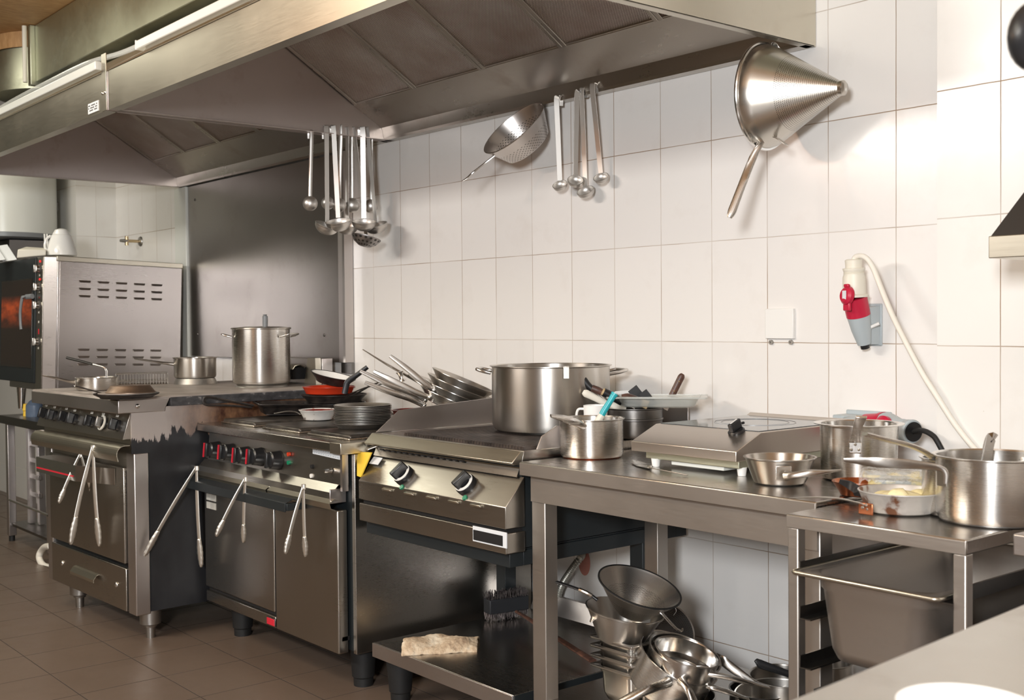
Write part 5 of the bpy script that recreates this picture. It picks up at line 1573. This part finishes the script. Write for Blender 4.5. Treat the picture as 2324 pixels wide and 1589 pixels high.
# ------------------------------------------------------------------ tongs
def tongs(label, hinge, tips, dps, wpx=12, group='serving tongs hung on the range fronts'):
    """two channelled arms joined at the top with scalloped ends; depths per arm"""
    t = thing('tongs', label, 'tongs', onD(hinge[0], hinge[1], dps[0]), None, group)
    for (tip, dp) in zip(tips, dps[1:]):
        a = onD(hinge[0], hinge[1], dps[0]); b = onD(tip[0], tip[1], dp)
        dn = (b - a).normalized(); L = (b - a).length
        view = (a - C).normalized(); sd = dn.cross(view).normalized()
        sd = (sd + view * .55 * (1 if dp < dps[0] else -1)).normalized()
        bow = V((0, -1, 0)) * (.012 * L)
        P = [a + dn * L * f + bow * math.sin(PI * f) for f in [i / 14 for i in range(15)]]
        w = wpx * .72 / F * dps[0]
        ws = [w * (1.0 if f < .72 else .9 if f < .76 else 1.25 - .3 * (f - .9)) * (.9 + .35 * min(1, f * 3)) * .75 for f in [i / 14 for i in range(15)]]
        ws[-1] *= .5
        MB().sweep(P[:11], ws[:11], .004, side=sd, seg=10).build('arm', 'tongs_steel', t, True, smooth=60)
        # scalloped paddle
        mb = MB(); s_ = sd; n = 25
        pa, pb = P[10], P[14]
        rowL, rowR, rowL2, rowR2 = [], [], [], []
        nn = dn.cross(s_)
        for i in range(n):
            f = i / (n - 1)
            c0 = pa.lerp(pb, f)
            ww = w * .62 * (.72 + .5 * math.sin(PI * min(1, f * 1.05)) * .9) * (1 if f < .92 else .6)
            sc_ = 1 + .12 * abs(math.sin(f * PI * 5))
            rowL.append(mb.bm.verts.new(c0 + s_ * ww * sc_)); rowR.append(mb.bm.verts.new(c0 - s_ * ww * sc_))
            rowL2.append(mb.bm.verts.new(c0 + s_ * ww * sc_ * .55 + nn * .006)); rowR2.append(mb.bm.verts.new(c0 - s_ * ww * sc_ * .55 + nn * .006))
        for i in range(n - 1):
            for A, B in ((rowL, rowL2), (rowL2, rowR2), (rowR2, rowR)):
                mb.bm.faces.new((A[i], A[i + 1], B[i + 1], B[i]))
        o = mb.build('gripper', 'tongs_steel', t, True, smooth=60)
        md = o.modifiers.new('solid', 'SOLIDIFY'); md.thickness = .0015; md.offset = 0
    a = onD(hinge[0], hinge[1], dps[0])
    MB().sweep([a + V((0, 0, .004)), a - V((0, 0, .014))], wpx / F * dps[0] * .8, .012, side=RT, seg=10).build('hinge', 'tongs_steel', t, True)
    MB().ball(onD(hinge[0] - 1, hinge[1] + 9, dps[0] - .012), .0035, seg=8).build('rivet', 'pot_steel_worn', t, True)
    return t


dA = depth_of(onY(170, 1060, -1.29)); dB = depth_of(onY(210, 1080, -1.29))
tongs('short tongs hung on the left range door handle', (183, 1029), ((133, 1142), (216, 1140)), (dA + .01, dA - .03, dA + .06), 11)
tongs('long tongs hung on the left range door handle', (211, 1013), ((160, 1236), (226, 1240)), (dB + .01, dB - .03, dB + .06), 14)
d3 = depth_of(onY(445, 1085, -.985)); d4 = depth_of(onY(557, 1110, -.985)); d5 = depth_of(onY(690, 1130, -.985))
tongs('longest tongs at the left end of the electric range bar', (446, 1060), ((328, 1262), (457, 1287)), (d3 - .005, d3 - .03, d3 + .055), 13)
tongs('short tongs in the middle of the electric range bar', (557, 1085), ((490, 1217), (553, 1231)), (d4 - .005, d4 - .03, d4 + .055), 12)
tongs('tongs at the right end of the electric range bar', (689, 1102), ((647, 1257), (694, 1263)), (d5 - .005, d5 - .03, d5 + .055), 13)

# ----------------------------------------------------- below the work table
ZS = .2055
gsh = (1.0, 0, 0)
f0 = onY(1335, 1506, -.70)
gx0_, gx1_ = onY(1336, 1506, -.70).x, onY(1434, 1537, -.70).x
zr = onY(1434, 1537, -.70).z
proto = None
dzs = []
for i, (yl, lab) in enumerate(((1537, 'bottom food pan in the stack of four under the table'), (1514, 'second lowest food pan in the stack of four under the table'), (1491, 'third lowest food pan in the stack of four under the table'), (1471, 'top food pan in the stack of four under the table'))):
    z1 = onY(1434, yl, -.70).z
    loc = V(((gx0_ + gx1_) / 2, -.70, ZS + z1 - zr))
    if proto is None:
        hw = (gx1_ - gx0_) / 2
        t = proto = thing('food_pan', lab, 'food pan', loc, None, 'food pans stacked under the table')
        mb = gnpan(MB(), -hw, hw, 0, .165, 0, zr - ZS, rim=.014, r=.022, taper=.012)
        o = mb.build('pan_body', 'pot_steel_worn', t, smooth=50); md = o.modifiers.new('solid', 'SOLIDIFY'); md.thickness = .0008
    else:
        dup(proto, loc, lab)
ztop = onY(1434, 1471, -.70).z
dG = depth_of(V(((gx0_ + gx1_) / 2, -.62, ztop)))


def cone_pan(name, label, cat, c_rim, r, h, rbase, a, b, mat, uvm=None):
    rot = tiltrot(c_rim, a, b)
    t = thing(name, label, cat, c_rim, rot)
    pr = [(0, -h), (rbase - .006, -h), (rbase, -h + .006), (r, -.003), (r + .005, 0), (r + .006, .003), (r + .002, .004), (r - .002, -.002), (rbase - .002, -h + .008), (rbase - .008, -h + .002), (0, -h + .002)]
    uvr = [1, .98, .95, .03, 0, 0, 0, .03, .95, .98, 1]
    MB().lathe(pr, 72, uv=True, uvr=uvr).build('strainer_bowl', mat, t, smooth=30)
    return t


d = dG + .0
pcl = onD(1418, 1386, d)
t = cone_pan('colander', 'lower conical colander sitting on the stacked food pans', 'colander', pcl, 86 / F * d, .092, 54 / F * d, .16, .05, 'pot_steel_worn')
handle_px(t, [(1356, 1362, .0), (1335, 1347, .01), (1300, 1333, .02), (1236, 1312, .04)], (.012, .014, .016, .016), (.010, .008, .008, .008), 'black_plastic', d)
mw = ROOTM[t.name].inverted()
MB().sweep([mw @ q for q in (onD(1343, 1352, d), onD(1330, 1345, d), onD(1315, 1338, d + .01))], .018, .012).build('handle_socket', 'bright_steel', t)
MB().obox(mw @ onD(1467, 1413, d - .075), (1, .2, 0), (0, 0, 1), (.2, -1, 0), .024, .030, .003).build('rest_tab', 'tin_steel', t, bevel=.003)
MB().sweep([mw @ q for q in (onD(1350, 1395, d - .03), onD(1345, 1405, d - .04), onD(1340, 1412, d - .05))], (.016, .014, .006), .003).build('rest_hook', 'bright_steel', t)
d = dG - .05
pcu = onD(1451, 1334, d)
t = cone_pan('colander', 'upper perforated colander tilted on top of the lower one', 'colander', pcu, 93 / F * d, .082, 46 / F * d, .30, .22, 'perforated_steel')
mw = ROOTM[t.name].inverted()
MB().lathe([(93 / F * d + .002, .001), (93 / F * d + .007, .002), (93 / F * d + .007, .006), (93 / F * d + .002, .006)], 72).build('rim', 'black_rubber', t)
handle_px(t, [(1488, 1380, -.06), (1500, 1390, -.07), (1520, 1412, -.075), (1536, 1428, -.075), (1547, 1432, -.07), (1549, 1426, -.065)], (.010, .012, .012, .010, .006, .005), (.006, .006, .006, .005, .005, .005), 'pot_steel', d)
t = thing('round_strainer', 'dark round perforated strainer leaning on the wall under the table', 'strainer', onY(1520, 1420, -.10))
pc_ = onD(1514, 1432, dG + .16)
rr = 64 / F * (dG + .16)
rot = tiltrot(pc_, .75, 1.3)
MB().lathe([(0, -.012), (rr * .6, -.010), (rr, 0), (rr, .003), (rr * .6, -.006), (0, -.009)], 56, M.Translation(pc_) @ rot.to_4x4(), uv=True).build('disc', 'perforated_disc', t, True)
MB().lathe([(rr - .001, -.004), (rr + .005, -.002), (rr + .005, .004), (rr - .001, .005)], 56, M.Translation(pc_) @ rot.to_4x4()).build('rim', 'pot_steel_worn', t, True)
mw = ROOTM[t.name].inverted()
handle_px(t, [(1508, 1380, .10), (1527, 1376, .10), (1534, 1386, .10), (1528, 1396, .10)], .012, .003, 'bright_steel', dG)

# nested saucepans
def tpan(label, c_rim, r, h, a, b, mat='pot_steel', rb=None, group='saucepans piled under the table', name='saucepan'):
    rot = tiltrot(c_rim, a, b)
    base = c_rim - (rot @ V((0, 0, 1))) * h
    return pan(name, label, 'saucepan', base, r, h, mat, rot=rot, rb=rb, lip=.004, group=group)


d = dG - .12
dP = d
def sock(t, x, y, dd, w=.036, h=.04):
    mw = ROOTM[t.name].inverted()
    MB().obox(mw @ onD(x, y, dd), (mw.to_3x3() @ RT), (mw.to_3x3() @ UP), (mw.to_3x3() @ FW), w, h, .004).build('handle_bracket', 'bright_steel', t, bevel=.006)


zb = onD(1545, 1560, d)
t = tpan('lowest big saucepan of the pile under the table', onD(1540, 1574, d + .02), 82 / F * d, .115, .03, .05)
handle_px(t, [(1604, 1558, -.05), (1615, 1560, -.06), (1640, 1567, -.06), (1670, 1577, -.06), (1700, 1587, -.05)], (.022, .020, .022, .024, .014), (.020, .016, .015, .012, .005), 'pot_steel', d)
t = tpan('large tipped saucepan at the left of the pile under the table', onD(1541, 1494, d + .02), 94 / F * d, .105, .48, .26, 'pot_steel')
handle_px(t, [(1515, 1548, -.09), (1500, 1555, -.11), (1465, 1568, -.13), (1435, 1580, -.14), (1405, 1592, -.14)], (.034, .026, .028, .028, .014), (.030, .022, .02, .012, .006), 'pot_steel', d)
sock(t, 1520, 1548, d - .075, .05, .05)
t = tpan('middle saucepan nested in the tipped one under the table', onD(1555, 1483, d - .0), 82 / F * d, .075, .34, .18, 'pot_steel')
handle_px(t, [(1547, 1546, -.10), (1555, 1556, -.12), (1568, 1578, -.14), (1580, 1605, -.15)], (.030, .024, .026, .026), (.028, .020, .018, .014), 'pot_steel', d)
sock(t, 1540, 1540, d - .085, .045, .04)
t = tpan('topmost shiny saucepan of the pile under the table', onD(1560, 1481, d - .02), 73 / F * d, .058, .27, .12, 'bright_steel')
handle_px(t, [(1600, 1528, -.07), (1612, 1530, -.08), (1650, 1537, -.085), (1700, 1549, -.085), (1745, 1560, -.08)], (.026, .022, .024, .028, .022), (.022, .018, .017, .013, .005), 'pot_steel', d)
sock(t, 1594, 1524, d - .06, .036, .034)
# saucepans at the right under the table
d = dG - .05
t = tpan('saucepan with black handle laid across it at the right under the table', onD(1775, 1535, d), 72 / F * d, .075, .02, .06, 'pot_steel_worn', group=None)
handle_px(t, [(1626, 1489, .02), (1640, 1500, .0), (1672, 1524, -.01), (1708, 1547, -.02)], (.020, .030, .028, .018), (.004, .008, .008, .006), 'pot_steel', d, name='handle', side=UP)
t2 = thing('spatula', 'black handled utensil lying across the right saucepan under the table', 'spatula', onD(1745, 1515, d - .03))
MB().sweep([onD(1715, 1498, d - .03), onD(1724, 1507, d - .03), onD(1790, 1530, d - .03), onD(1830, 1545, d - .03)], (.012, .026, .020, .016), (.008, .012, .012, .010), side=UP).build('handle', 'black_plastic', t2, True)
t = tpan('wide saucepan at the bottom right under the table', onD(1775, 1580, d - .12), 100 / F * d, .058, .0, .06, 'pot_steel_worn', group=None)
t = tpan('shallow dark pan behind the wide saucepan under the table', onD(1720, 1566, d - .02), 62 / F * d, .05, .05, .02, 'dark_steel', group=None)
t = tpan('steel pan seen under the trolley runners', onD(1880, 1500, d + .05), 55 / F * d, .10, .0, .05, 'pot_steel_worn', group=None)
P = spline([onD(x, y, d + .05) for x, y in ((1840, 1437, ), (1830, 1430), (1828, 1424), (1850, 1432), (1868, 1440))], 4)
# grill brush, rag and hoses
ZG = .2005
a_, b_ = onZ(1113, 1415, ZG), onZ(1200, 1402, ZG)
t = thing('grill_brush', 'two sided wire grill brush with rusty handle on the lower shelf', 'brush', onZ(1160, 1410, ZG))
dd_ = V((b_.x - a_.x, b_.y - a_.y, 0)).normalized(); nb = V((dd_.y, -dd_.x, 0))
cb = a_ + dd_ * .085 + nb * -.03
MB().obox(cb + V((0, 0, .058)), dd_, nb, (0, 0, 1), .17, .055, .055).build('brush_block', 'cleaning_brush_black', t, True, bevel=.004)
random.seed(11)
for nm, z0, s in (('lower_bristles', .032, -1), ('upper_bristles', .085, 1)):
    mb = MB()
    for i in range(30):
        for j in range(9):
            p = cb + dd_ * (-.083 + .166 * i / 29 + random.uniform(-.002, .002)) + nb * (-.025 + .05 * j / 8 + random.uniform(-.002, .002)) + V((0, 0, z0))
            e = p + V((random.uniform(-.008, .008), random.uniform(-.008, .008), s * random.uniform(.020, .031)))
            mb.sweep([p, e], .0022, seg=3, cap=False)
    mb.build(nm, 'bristle_wire', t, True, smooth=0)
dB_ = depth_of(cb) - .04
P = [onZ(1172, 1388, .262), onZ(1200, 1405, .258), onZ(1245, 1436, .25), onZ(1345, 1500, .235)]
MB().sweep(P, (.014, .018, .024, .030), (.010, .012, .012, .012)).build('handle', 'rust', t, True)
# rag
random.seed(5)
t = MB()
pts = [onZ(908, 1480, ZG), onZ(945, 1497, ZG), onZ(1084, 1478, ZG), onZ(1088, 1440, ZG), onZ(1060, 1420, ZG), onZ(940, 1440, ZG)]
A_, B_, C_, D_ = onZ(908, 1490, ZG), onZ(1086, 1480, ZG), onZ(1085, 1450, ZG), onZ(925, 1455, ZG)
n1, n2 = 40, 18
g = []
for i in range(n1 + 1):
    row = []
    for j in range(n2 + 1):
        u, v = i / n1, j / n2
        p = (A_.lerp(B_, u)).lerp(D_.lerp(C_, u), v)
        edge = math.sin(PI * v) ** .6
        hgt = .048 * edge * (.75 + .25 * math.sin(u * 9 + 1) * math.sin(v * 5)) * (.55 + .45 * math.sin(PI * (u * .75 + .22))) + random.uniform(-.0028, .0028)
        p = p + V((random.uniform(-.002, .002), random.uniform(-.003, .003) + .012 * math.sin(u * 14) * (v - .5), max(.001, hgt)))
        row.append(t.bm.verts.new(p))
    g.append(row)
for i in range(n1):
    for j in range(n2):
        t.bm.faces.new((g[i][j], g[i + 1][j], g[i + 1][j + 1], g[i][j + 1]))
o = t.build('rag', 'dirty_cloth', None, smooth=80)
md = o.modifiers.new('solid', 'SOLIDIFY'); md.thickness = .006
md = o.modifiers.new('sub', 'SUBSURF'); md.levels = 1; md.render_levels = 1
things(o, 'crumpled dirty beige rag lying on the lower griddle shelf', 'rag')
# metal hoses
def hose(label, pts, w, name='flexible_hose', mat='cable_hose_metal', n=40):
    P = spline(pts, 30)
    L = sum((P[i + 1] - P[i]).length for i in range(len(P) - 1))
    # resample evenly
    m_ = int(L / .0045)
    out = []; acc = 0; k = 0
    for i in range(m_ + 1):
        s_ = L * i / m_
        while k < len(P) - 2 and acc + (P[k + 1] - P[k]).length < s_:
            acc += (P[k + 1] - P[k]).length; k += 1
        f = (s_ - acc) / max(1e-9, (P[k + 1] - P[k]).length)
        out.append(P[k].lerp(P[k + 1], min(1, f)))
    mb = MB(); mb.sweep(out, [w * (1.0 if i % 2 else .78) for i in range(len(out))], seg=12)
    return things(mb.build(name, mat, None, smooth=25), label, 'hose')
hose('ribbed metal hose curving out of the round hole in the tiles', [onY(1322, 1258, -.01), onY(1316, 1268, -.05), onY(1296, 1295, -.06), onY(1272, 1335, -.06), onY(1263, 1380, -.07), onY(1261, 1425, -.08)], .030)
hose('ribbed metal hose hanging behind the griddle stand', [onY(1119, 1275, -.08), onY(1119, 1310, -.08), onY(1121, 1375, -.08), onY(1123, 1450, -.09)], .026)
hp_ = onY(1326, 1276, -.001)
o = MB().lathe([(0, -.004), (.030, -.004), (.042, 0), (0, .0002)], 32, M.Translation(hp_) @ M.Rotation(R(90), 4, 'X') @ M.Diagonal((.8, 1.25, 1, 1))).build('wall_hole', 'terracotta', None)
things(o, 'broken out hole showing red brick in the tiles under the griddle', 'hole')

# ------------------------------------------------------- combi oven corner
ov = thing('combi_oven', 'combi oven with four dials and a glowing window at left', 'oven', (-1.95, -.9, .93), None)
RV = M.Rotation(math.atan(.0), 3, 'X')
tl = .035
Xo = -2.0
rot = M.Rotation(-tl, 3, 'X')
ROOTM[ov.name] = M.Translation((Xo, -.86, .96)) @ rot.to_4x4()
ov.matrix_world = ROOTM[ov.name]
WO, DO, HO = .86, .745, .775
# local: x 0 = right side plane, -WO left; y 0 = front corner of side, DO = back; z 0 bottom
MB().box(-WO, 0, 0, DO, 0, HO).build('body', 'oven_steel', ov, bevel=.004)
MB().box(-.002, .003, .012, DO - .002, .01, HO - .028).build('side_panel', 'oven_steel', ov, bevel=.001)
MB().box(-WO, .006, -.006, DO + .004, HO - .026, HO + .004).build('top_cap', 'hood_steel', ov, bevel=.003)
MB().prism([(0.0, 0.0), (-.045, -.062), (-.10, -.062), (-.10, 0)], 'Z', 0, HO - .002).build('corner_chamfer', 'oven_steel', ov, bevel=.002)
cpn = MB().box(-.155, -.046, -.066, -.04, -.03, HO - .002).build('control_panel', 'panel_steel', ov, bevel=.002)
MB().box(-WO, -.162, -.072, -.0, .045, HO - .002).build('door', 'black_paint', ov, bevel=.004)
dwn = MB().box(-WO + .06, -.205, -.0745, -.071, .13, HO - .12).build('door_window', 'oven_glass', ov, bevel=.002)
t = NT('oven_glow'); tc = t.n('ShaderNodeTexCoord'); sp = t.n('ShaderNodeSeparateXYZ'); t.l(tc.outputs['Object'], sp.inputs[0])
nz_ = t.noise(7, 1, 1, 3, detail=3)
f = t.math('MULTIPLY', t.rng(sp.outputs['Z'], .36, .48, 0, 1), t.rng(sp.outputs['Z'], .50, .56, 1, 0))
f = t.math('MULTIPLY', f, t.rng(nz_, .35, .65, .2, 1))
t.set(col=(.02, .012, .01), rough=.15, emit=(1, .13, .015), es=t.math('MULTIPLY', f, .32))
MB().box(-WO + .07, -.212, -.0755, -.0742, .14, HO - .13).build('lit_interior', 'oven_glow', ov)
mb = MB(); mb.sweep(spline([(-.225, -.078, .545), (-.225, -.115, .545), (-.235, -.122, .53), (-.25, -.125, .46), (-.252, -.122, .39), (-.246, -.12, .355)], 5), lerpl((.03, .032, .034, .024, .022, .026), 26), .016, side=(1, 0, 0))
mb.sweep([(-.165, -.085, .548), (-.23, -.1, .545)], .026, .03)
mb.build('door_handle', 'grey_handle', ov)
for i, z in enumerate((.705, .60, .495, .285)):
    k = MB().cyl((-.105, -.066, z), (-.105, -.072, z), .026).build('dial_ring', 'dark_ink', ov)
    MB().cyl((-.105, -.071, z), (-.105, -.088, z), .021, .018).build('dial', 'bright_steel', k)
    MB().box(-.112, -.098, -.102, -.086, z - .022, z + .022).build('dial_grip', 'bright_steel', k, bevel=.003)
for z, mt_ in ((.748, 'red_glow'), (.645, 'red_glow'), (.54, 'dark_red_enamel')):
    if mt_ == 'red_glow' and mt_ not in MATS:
        NT('red_glow').set(col=(.5, .01, .01), emit=(1, .02, .02), es=2.2)
    MB().ball((-.100, -.067, z), .0065, 1, .6, 1, 12).build('indicator_lamp', mt_, ov)
for z in (.668, .575, .455, .40, .25):
    MB().box(-.115, -.098, -.0668, -.0655, z - .006, z + .006).build('dial_label', 'pale_ink', ov)
mb = MB(); mb.box(-.112, -.098, -.067, -.0655, .33, .36); MB_ = mb.build('warning_sticker', 'red_line', ov)
# louvres pressed into the side
for row, z in enumerate((.64, .597, .555, .245, .203, .160)):
    for k in range(5):
        y = .155 + k * .108
        mb = MB()
        mb.hexa([(.0025, y - .033, z - .007), (.0095, y - .030, z - .007), (.0095, y + .030, z - .007), (.0025, y + .033, z - .007), (.0025, y - .036, z + .007), (.003, y - .034, z + .006), (.003, y + .034, z + .006), (.0025, y + .036, z + .007)])
        mb.build('louvre', 'oven_steel', ov, bevel=.0015)
for x, y in ((-.12, .05), (-WO + .08, .05), (-.12, DO - .08), (-WO + .08, DO - .08)):
    MB().cyl((x, y, -.135), (x, y, -.0), .018, .030, seg=20).build('foot', 'bright_steel', ov)
# stand
st = thing('oven_stand', 'steel stand with tray runners under the combi oven', 'stand', (-2.4, -.6, 0))
sx0, sx1, sy0, sy1, sz = -2.86, -2.0, -.925, -.18, .785
MB().box(sx0, sx1, sy0, sy1, sz - .05, sz).build('stand_top', 'dark_steel', st, True, bevel=.003)
for x, y in ((sx0 + .05, sy0 + .02), (sx1 - .06, sy0 + .02), (sx0 + .05, sy1 - .05), (sx1 - .06, sy1 - .05)):
    MB().box(x, x + .045, y, y + .045, .035, sz - .05).build('leg', 'panel_steel_side', st, True, bevel=.003)
    MB().cyl((x + .022, y + .022, 0), (x + .022, y + .022, .036), .018, seg=16).build('foot', 'black_rubber', st, True)
x_ = onY(72, 1000, -.80).x
MB().box(x_ - .045, x_, -.82, -.78, .12, sz - .05).build('rack_post', 'panel_steel_side', st, True, bevel=.002)
for z in (.60, .50, .40, .29):
    MB().box(x_ - .003, x_ + .14, -.81, -.79, z, z + .028).build('runner', 'panel_steel_side', st, True, bevel=.002)
MB().box(x_ + .05, x_ + .09, -.79, -.75, .12, sz - .05).build('rack_post', 'panel_steel_side', st, True, bevel=.002)
a_, b_ = onY(22, 1135, -.93), onY(110, 1170, -.93)
MB().sweep([a_, b_], .014, seg=12).build('front_rod', 'bright_steel', st, True)
MB().box(sx0 + .05, sx1 - .02, sy0 + .03, sy1, .10, .115).build('bottom_shelf', 'dark_steel', st, True)
# bottle by the oven foot and drain hose
p = onY(72, 955, -.80); p.z = sz
t = thing('spray_bottle', 'blue plastic bottle with yellow cap on the oven stand', 'bottle', p)
MB().lathe([(0, 0), (.05, 0), (.052, .01), (.05, .07), (.03, .095), (.014, .105), (0, .105)], 28, M.Translation(p + V((.06, 0, 0)))).build('bottle_body', 'blue_plastic', t, True)
MB().lathe([(0, 0), (.014, 0), (.013, .03), (.017, .035), (.012, .075), (0, .077)], 20, M.Translation(p + V((-.02, -.03, 0)))).build('cap', 'yellow_plastic', t, True)
o = MB().sweep(spline([onZ(116, 1240, .20), onY(100, 1243, -.97), onY(89, 1262, -.97), onY(97, 1282, -.97), onY(118, 1290, -.95)], 6), .036, seg=14).build('drain_hose', 'cable_white', None, smooth=60)
things(o, 'white drain hose looping out beside the left range', 'hose')

# things on and above the oven
zt_ = .96 + HO - .02
def on_oven(x, y, dd):
    return onD(x, y, dd)
dO = depth_of(V((-2.2, -.55, 1.75)))
p = onD(140, 580, dO)
t = thing('jug', 'white china jug standing upside down on the combi oven', 'jug', p, tiltrot(p, 0, 0))
s_ = dO / F
MB().lathe([(0, 0), (33 * s_, 0), (33.5 * s_, 3 * s_), (27 * s_, 30 * s_), (22 * s_, 45 * s_), (19 * s_, 47 * s_), (18 * s_, 50 * s_), (13 * s_, 58 * s_), (5 * s_, 61 * s_), (0, 61.5 * s_)], 40).build('jug_body', 'white_ceramic', t)
MB().sweep(spline([(-22 * s_, -.02, 44 * s_), (-31 * s_, -.02, 36 * s_), (-35 * s_, -.02, 20 * s_), (-30 * s_, -.02, 8 * s_)], 5), 8 * s_, 6 * s_).build('jug_handle', 'white_ceramic', t)
p = onD(70, 584, dO - .05)
t = MB().hexa([onD(38, 586, dO - .15), onD(105, 580, dO - .1), onD(105, 577, dO + .1), onD(45, 583, dO + .1), onD(40, 566, dO - .15), onD(105, 566, dO - .1), onD(104, 563, dO + .1), onD(58, 560, dO + .1)]).build('paper_bag', 'cream_plastic', None, bevel=.006)
things(t, 'cream paper package lying on the combi oven', 'package')
bk = []
for i, (xa, xb, lab) in enumerate(((-25, 8, 'left grey folder leaning on top of the oven'), (6, 34, 'right grey folder leaning on top of the oven'))):
    mb = MB(); dd = dO + .02 + i * .03
    P = [onD(xa, 594, dd), onD(xb, 590, dd), onD(xb - 22, 556, dd + .1), onD(xa - 20, 560, dd + .1)]
    th = V((0, .012, .004))
    mb.hexa(P + [q + th for q in P])
    things(mb.build('folder', 'paper_label', None, bevel=.001), lab, 'folder', 'grey folders on the oven')
mb = MB()
for x in (102, 107):
    pass
for i, x in enumerate((101, 107)):
    o = MB().cyl(onD(x + 2, 566, dO + .12), onD(x, 531, dO + .12), .005, seg=10).build('chopstick', 'white_plastic', None)
    things(o, ('left' if i == 0 else 'right') + ' thin white rod standing beside the white jug', 'rod', 'white rods on the oven')
bl = thing('water_boiler', 'big white cylindrical boiler on the back wall at upper left', 'boiler', (-3.75, -.65, 1.9))
cb = onD(12, 470, depth_of(V((-3.55, -.68, 2.1))))
rb_ = 109 / F * depth_of(cb)
z0 = onD(30, 527, depth_of(cb) - rb_).z
MB().lathe([(0, z0), (rb_, z0), (rb_, 2.62), (0, 2.62)], 64, M.Translation((cb.x, cb.y, 0))).build('tank', 'white_enamel', bl, True)
MB().lathe([(0, z0 - .03), (rb_ - .01, z0 - .03), (rb_ + .006, z0 - .022), (rb_ + .006, z0 + .004), (rb_, z0 + .008)], 64, M.Translation((cb.x, cb.y, 0))).build('bottom_band', 'grey_handle', bl, True)
MB().box(cb.x - rb_, cb.x + rb_ * .75, cb.y - .05, cb.y + .3, z0 - .16, z0 - .04).build('boiler_shelf', 'dark_steel', bl, True)
mb = MB(); mb.cyl((cb.x - .05, cb.y - .1, z0 - .2), (cb.x + .05, cb.y - .1, z0 - .03), .02); mb.build('pipe', 'black_plastic', bl, True)
p = onY(129, 470, -.279)
t = thing('wall_switch', 'small white double switch on the wall beside the boiler', 'switch', p)
MB().box(p.x - .028, p.x + .0, -.30, -.278, p.z - .03, p.z + .03).build('switch_plate', 'white_plastic', t, True, bevel=.003)
MB().box(p.x + .012, p.x + .034, -.29, -.278, p.z - .03, p.z + .03).build('rocker', 'white_plastic', t, True, bevel=.003)
# valve
p = onY(319, 548, -.002)
t = thing('wall_valve', 'small brass water valve sticking out of the tiled wall above the oven', 'valve', p)
MB().lathe([(0, 0), (.034, 0), (.030, .008), (.014, .014), (0, .014)], 28, M.Translation(p) @ M.Rotation(R(90), 4, 'X')).build('rosette', 'tin_steel', t, True)
MB().cyl(p, p + V((0, -.10, 0)), .010, seg=16).build('spindle', 'brass', t, True)
MB().cyl(p + V((0, -.095, -.03)), p + V((0, -.095, .03)), .012, seg=16).build('handle', 'brass', t, True)
MB().cyl(p + V((0, -.09, 0)), p + V((0, -.14, 0)), .014, .009, seg=16).build('outlet', 'tin_steel', t, True)

# ------------------------------------------------------------------ light
w = bpy.data.worlds.new('world'); sc.world = w; w.use_nodes = True
w.node_tree.nodes['Background'].inputs[0].default_value = (1, .96, .9, 1)
w.node_tree.nodes['Background'].inputs[1].default_value = .02


def area(name, loc, target, sx, sy, power, col):
    l = bpy.data.lights.new(name, 'AREA')
    l.shape = 'RECTANGLE'; l.size = sx; l.size_y = sy; l.energy = power; l.color = col
    o = bpy.data.objects.new(name, l); COL.objects.link(o)
    o.location = loc
    o.rotation_euler = (V(target) - V(loc)).to_track_quat('-Z', 'Y').to_euler()
    return o


area('photographers_flash', (5.05, -4.3, 1.85), (1.3, -.2, 1.25), .5, .5, 168, (.95, .975, 1))
area('ceiling_fill_lamp', (4.6, -3.0, ZC - .05), (4.6, -2.9, 0), 1.5, .6, 26, (1, .99, .96))
area('ceiling_fill_lamp', (.6, -3.3, ZC - .05), (.6, -3.1, 0), 2.4, .9, 42, (1, .95, .76))
area('ceiling_fill_lamp', (-2.4, -2.0, ZC - .05), (-2.4, -1.9, 0), 1.6, .6, 26, (1, .97, .80))
area('ceiling_fill_lamp', (.2, -5.1, ZC - .25), (.2, -.3, 1.6), 2.2, .3, 105, (1, .97, .92))  # unseen lamp added as fill to brighten the left part of the back wall
area('heat_lamp', (.9, -2.5, 2.35), (1.6, -.9, 1.2), .16, .16, 3.5, (1, .36, .08))
sc.view_settings.view_transform = 'Standard'
sc.view_settings.look = 'None'
sc.view_settings.gamma = 1
sc.view_settings.exposure = 0.0
sc.view_settings.use_curve_mapping = False
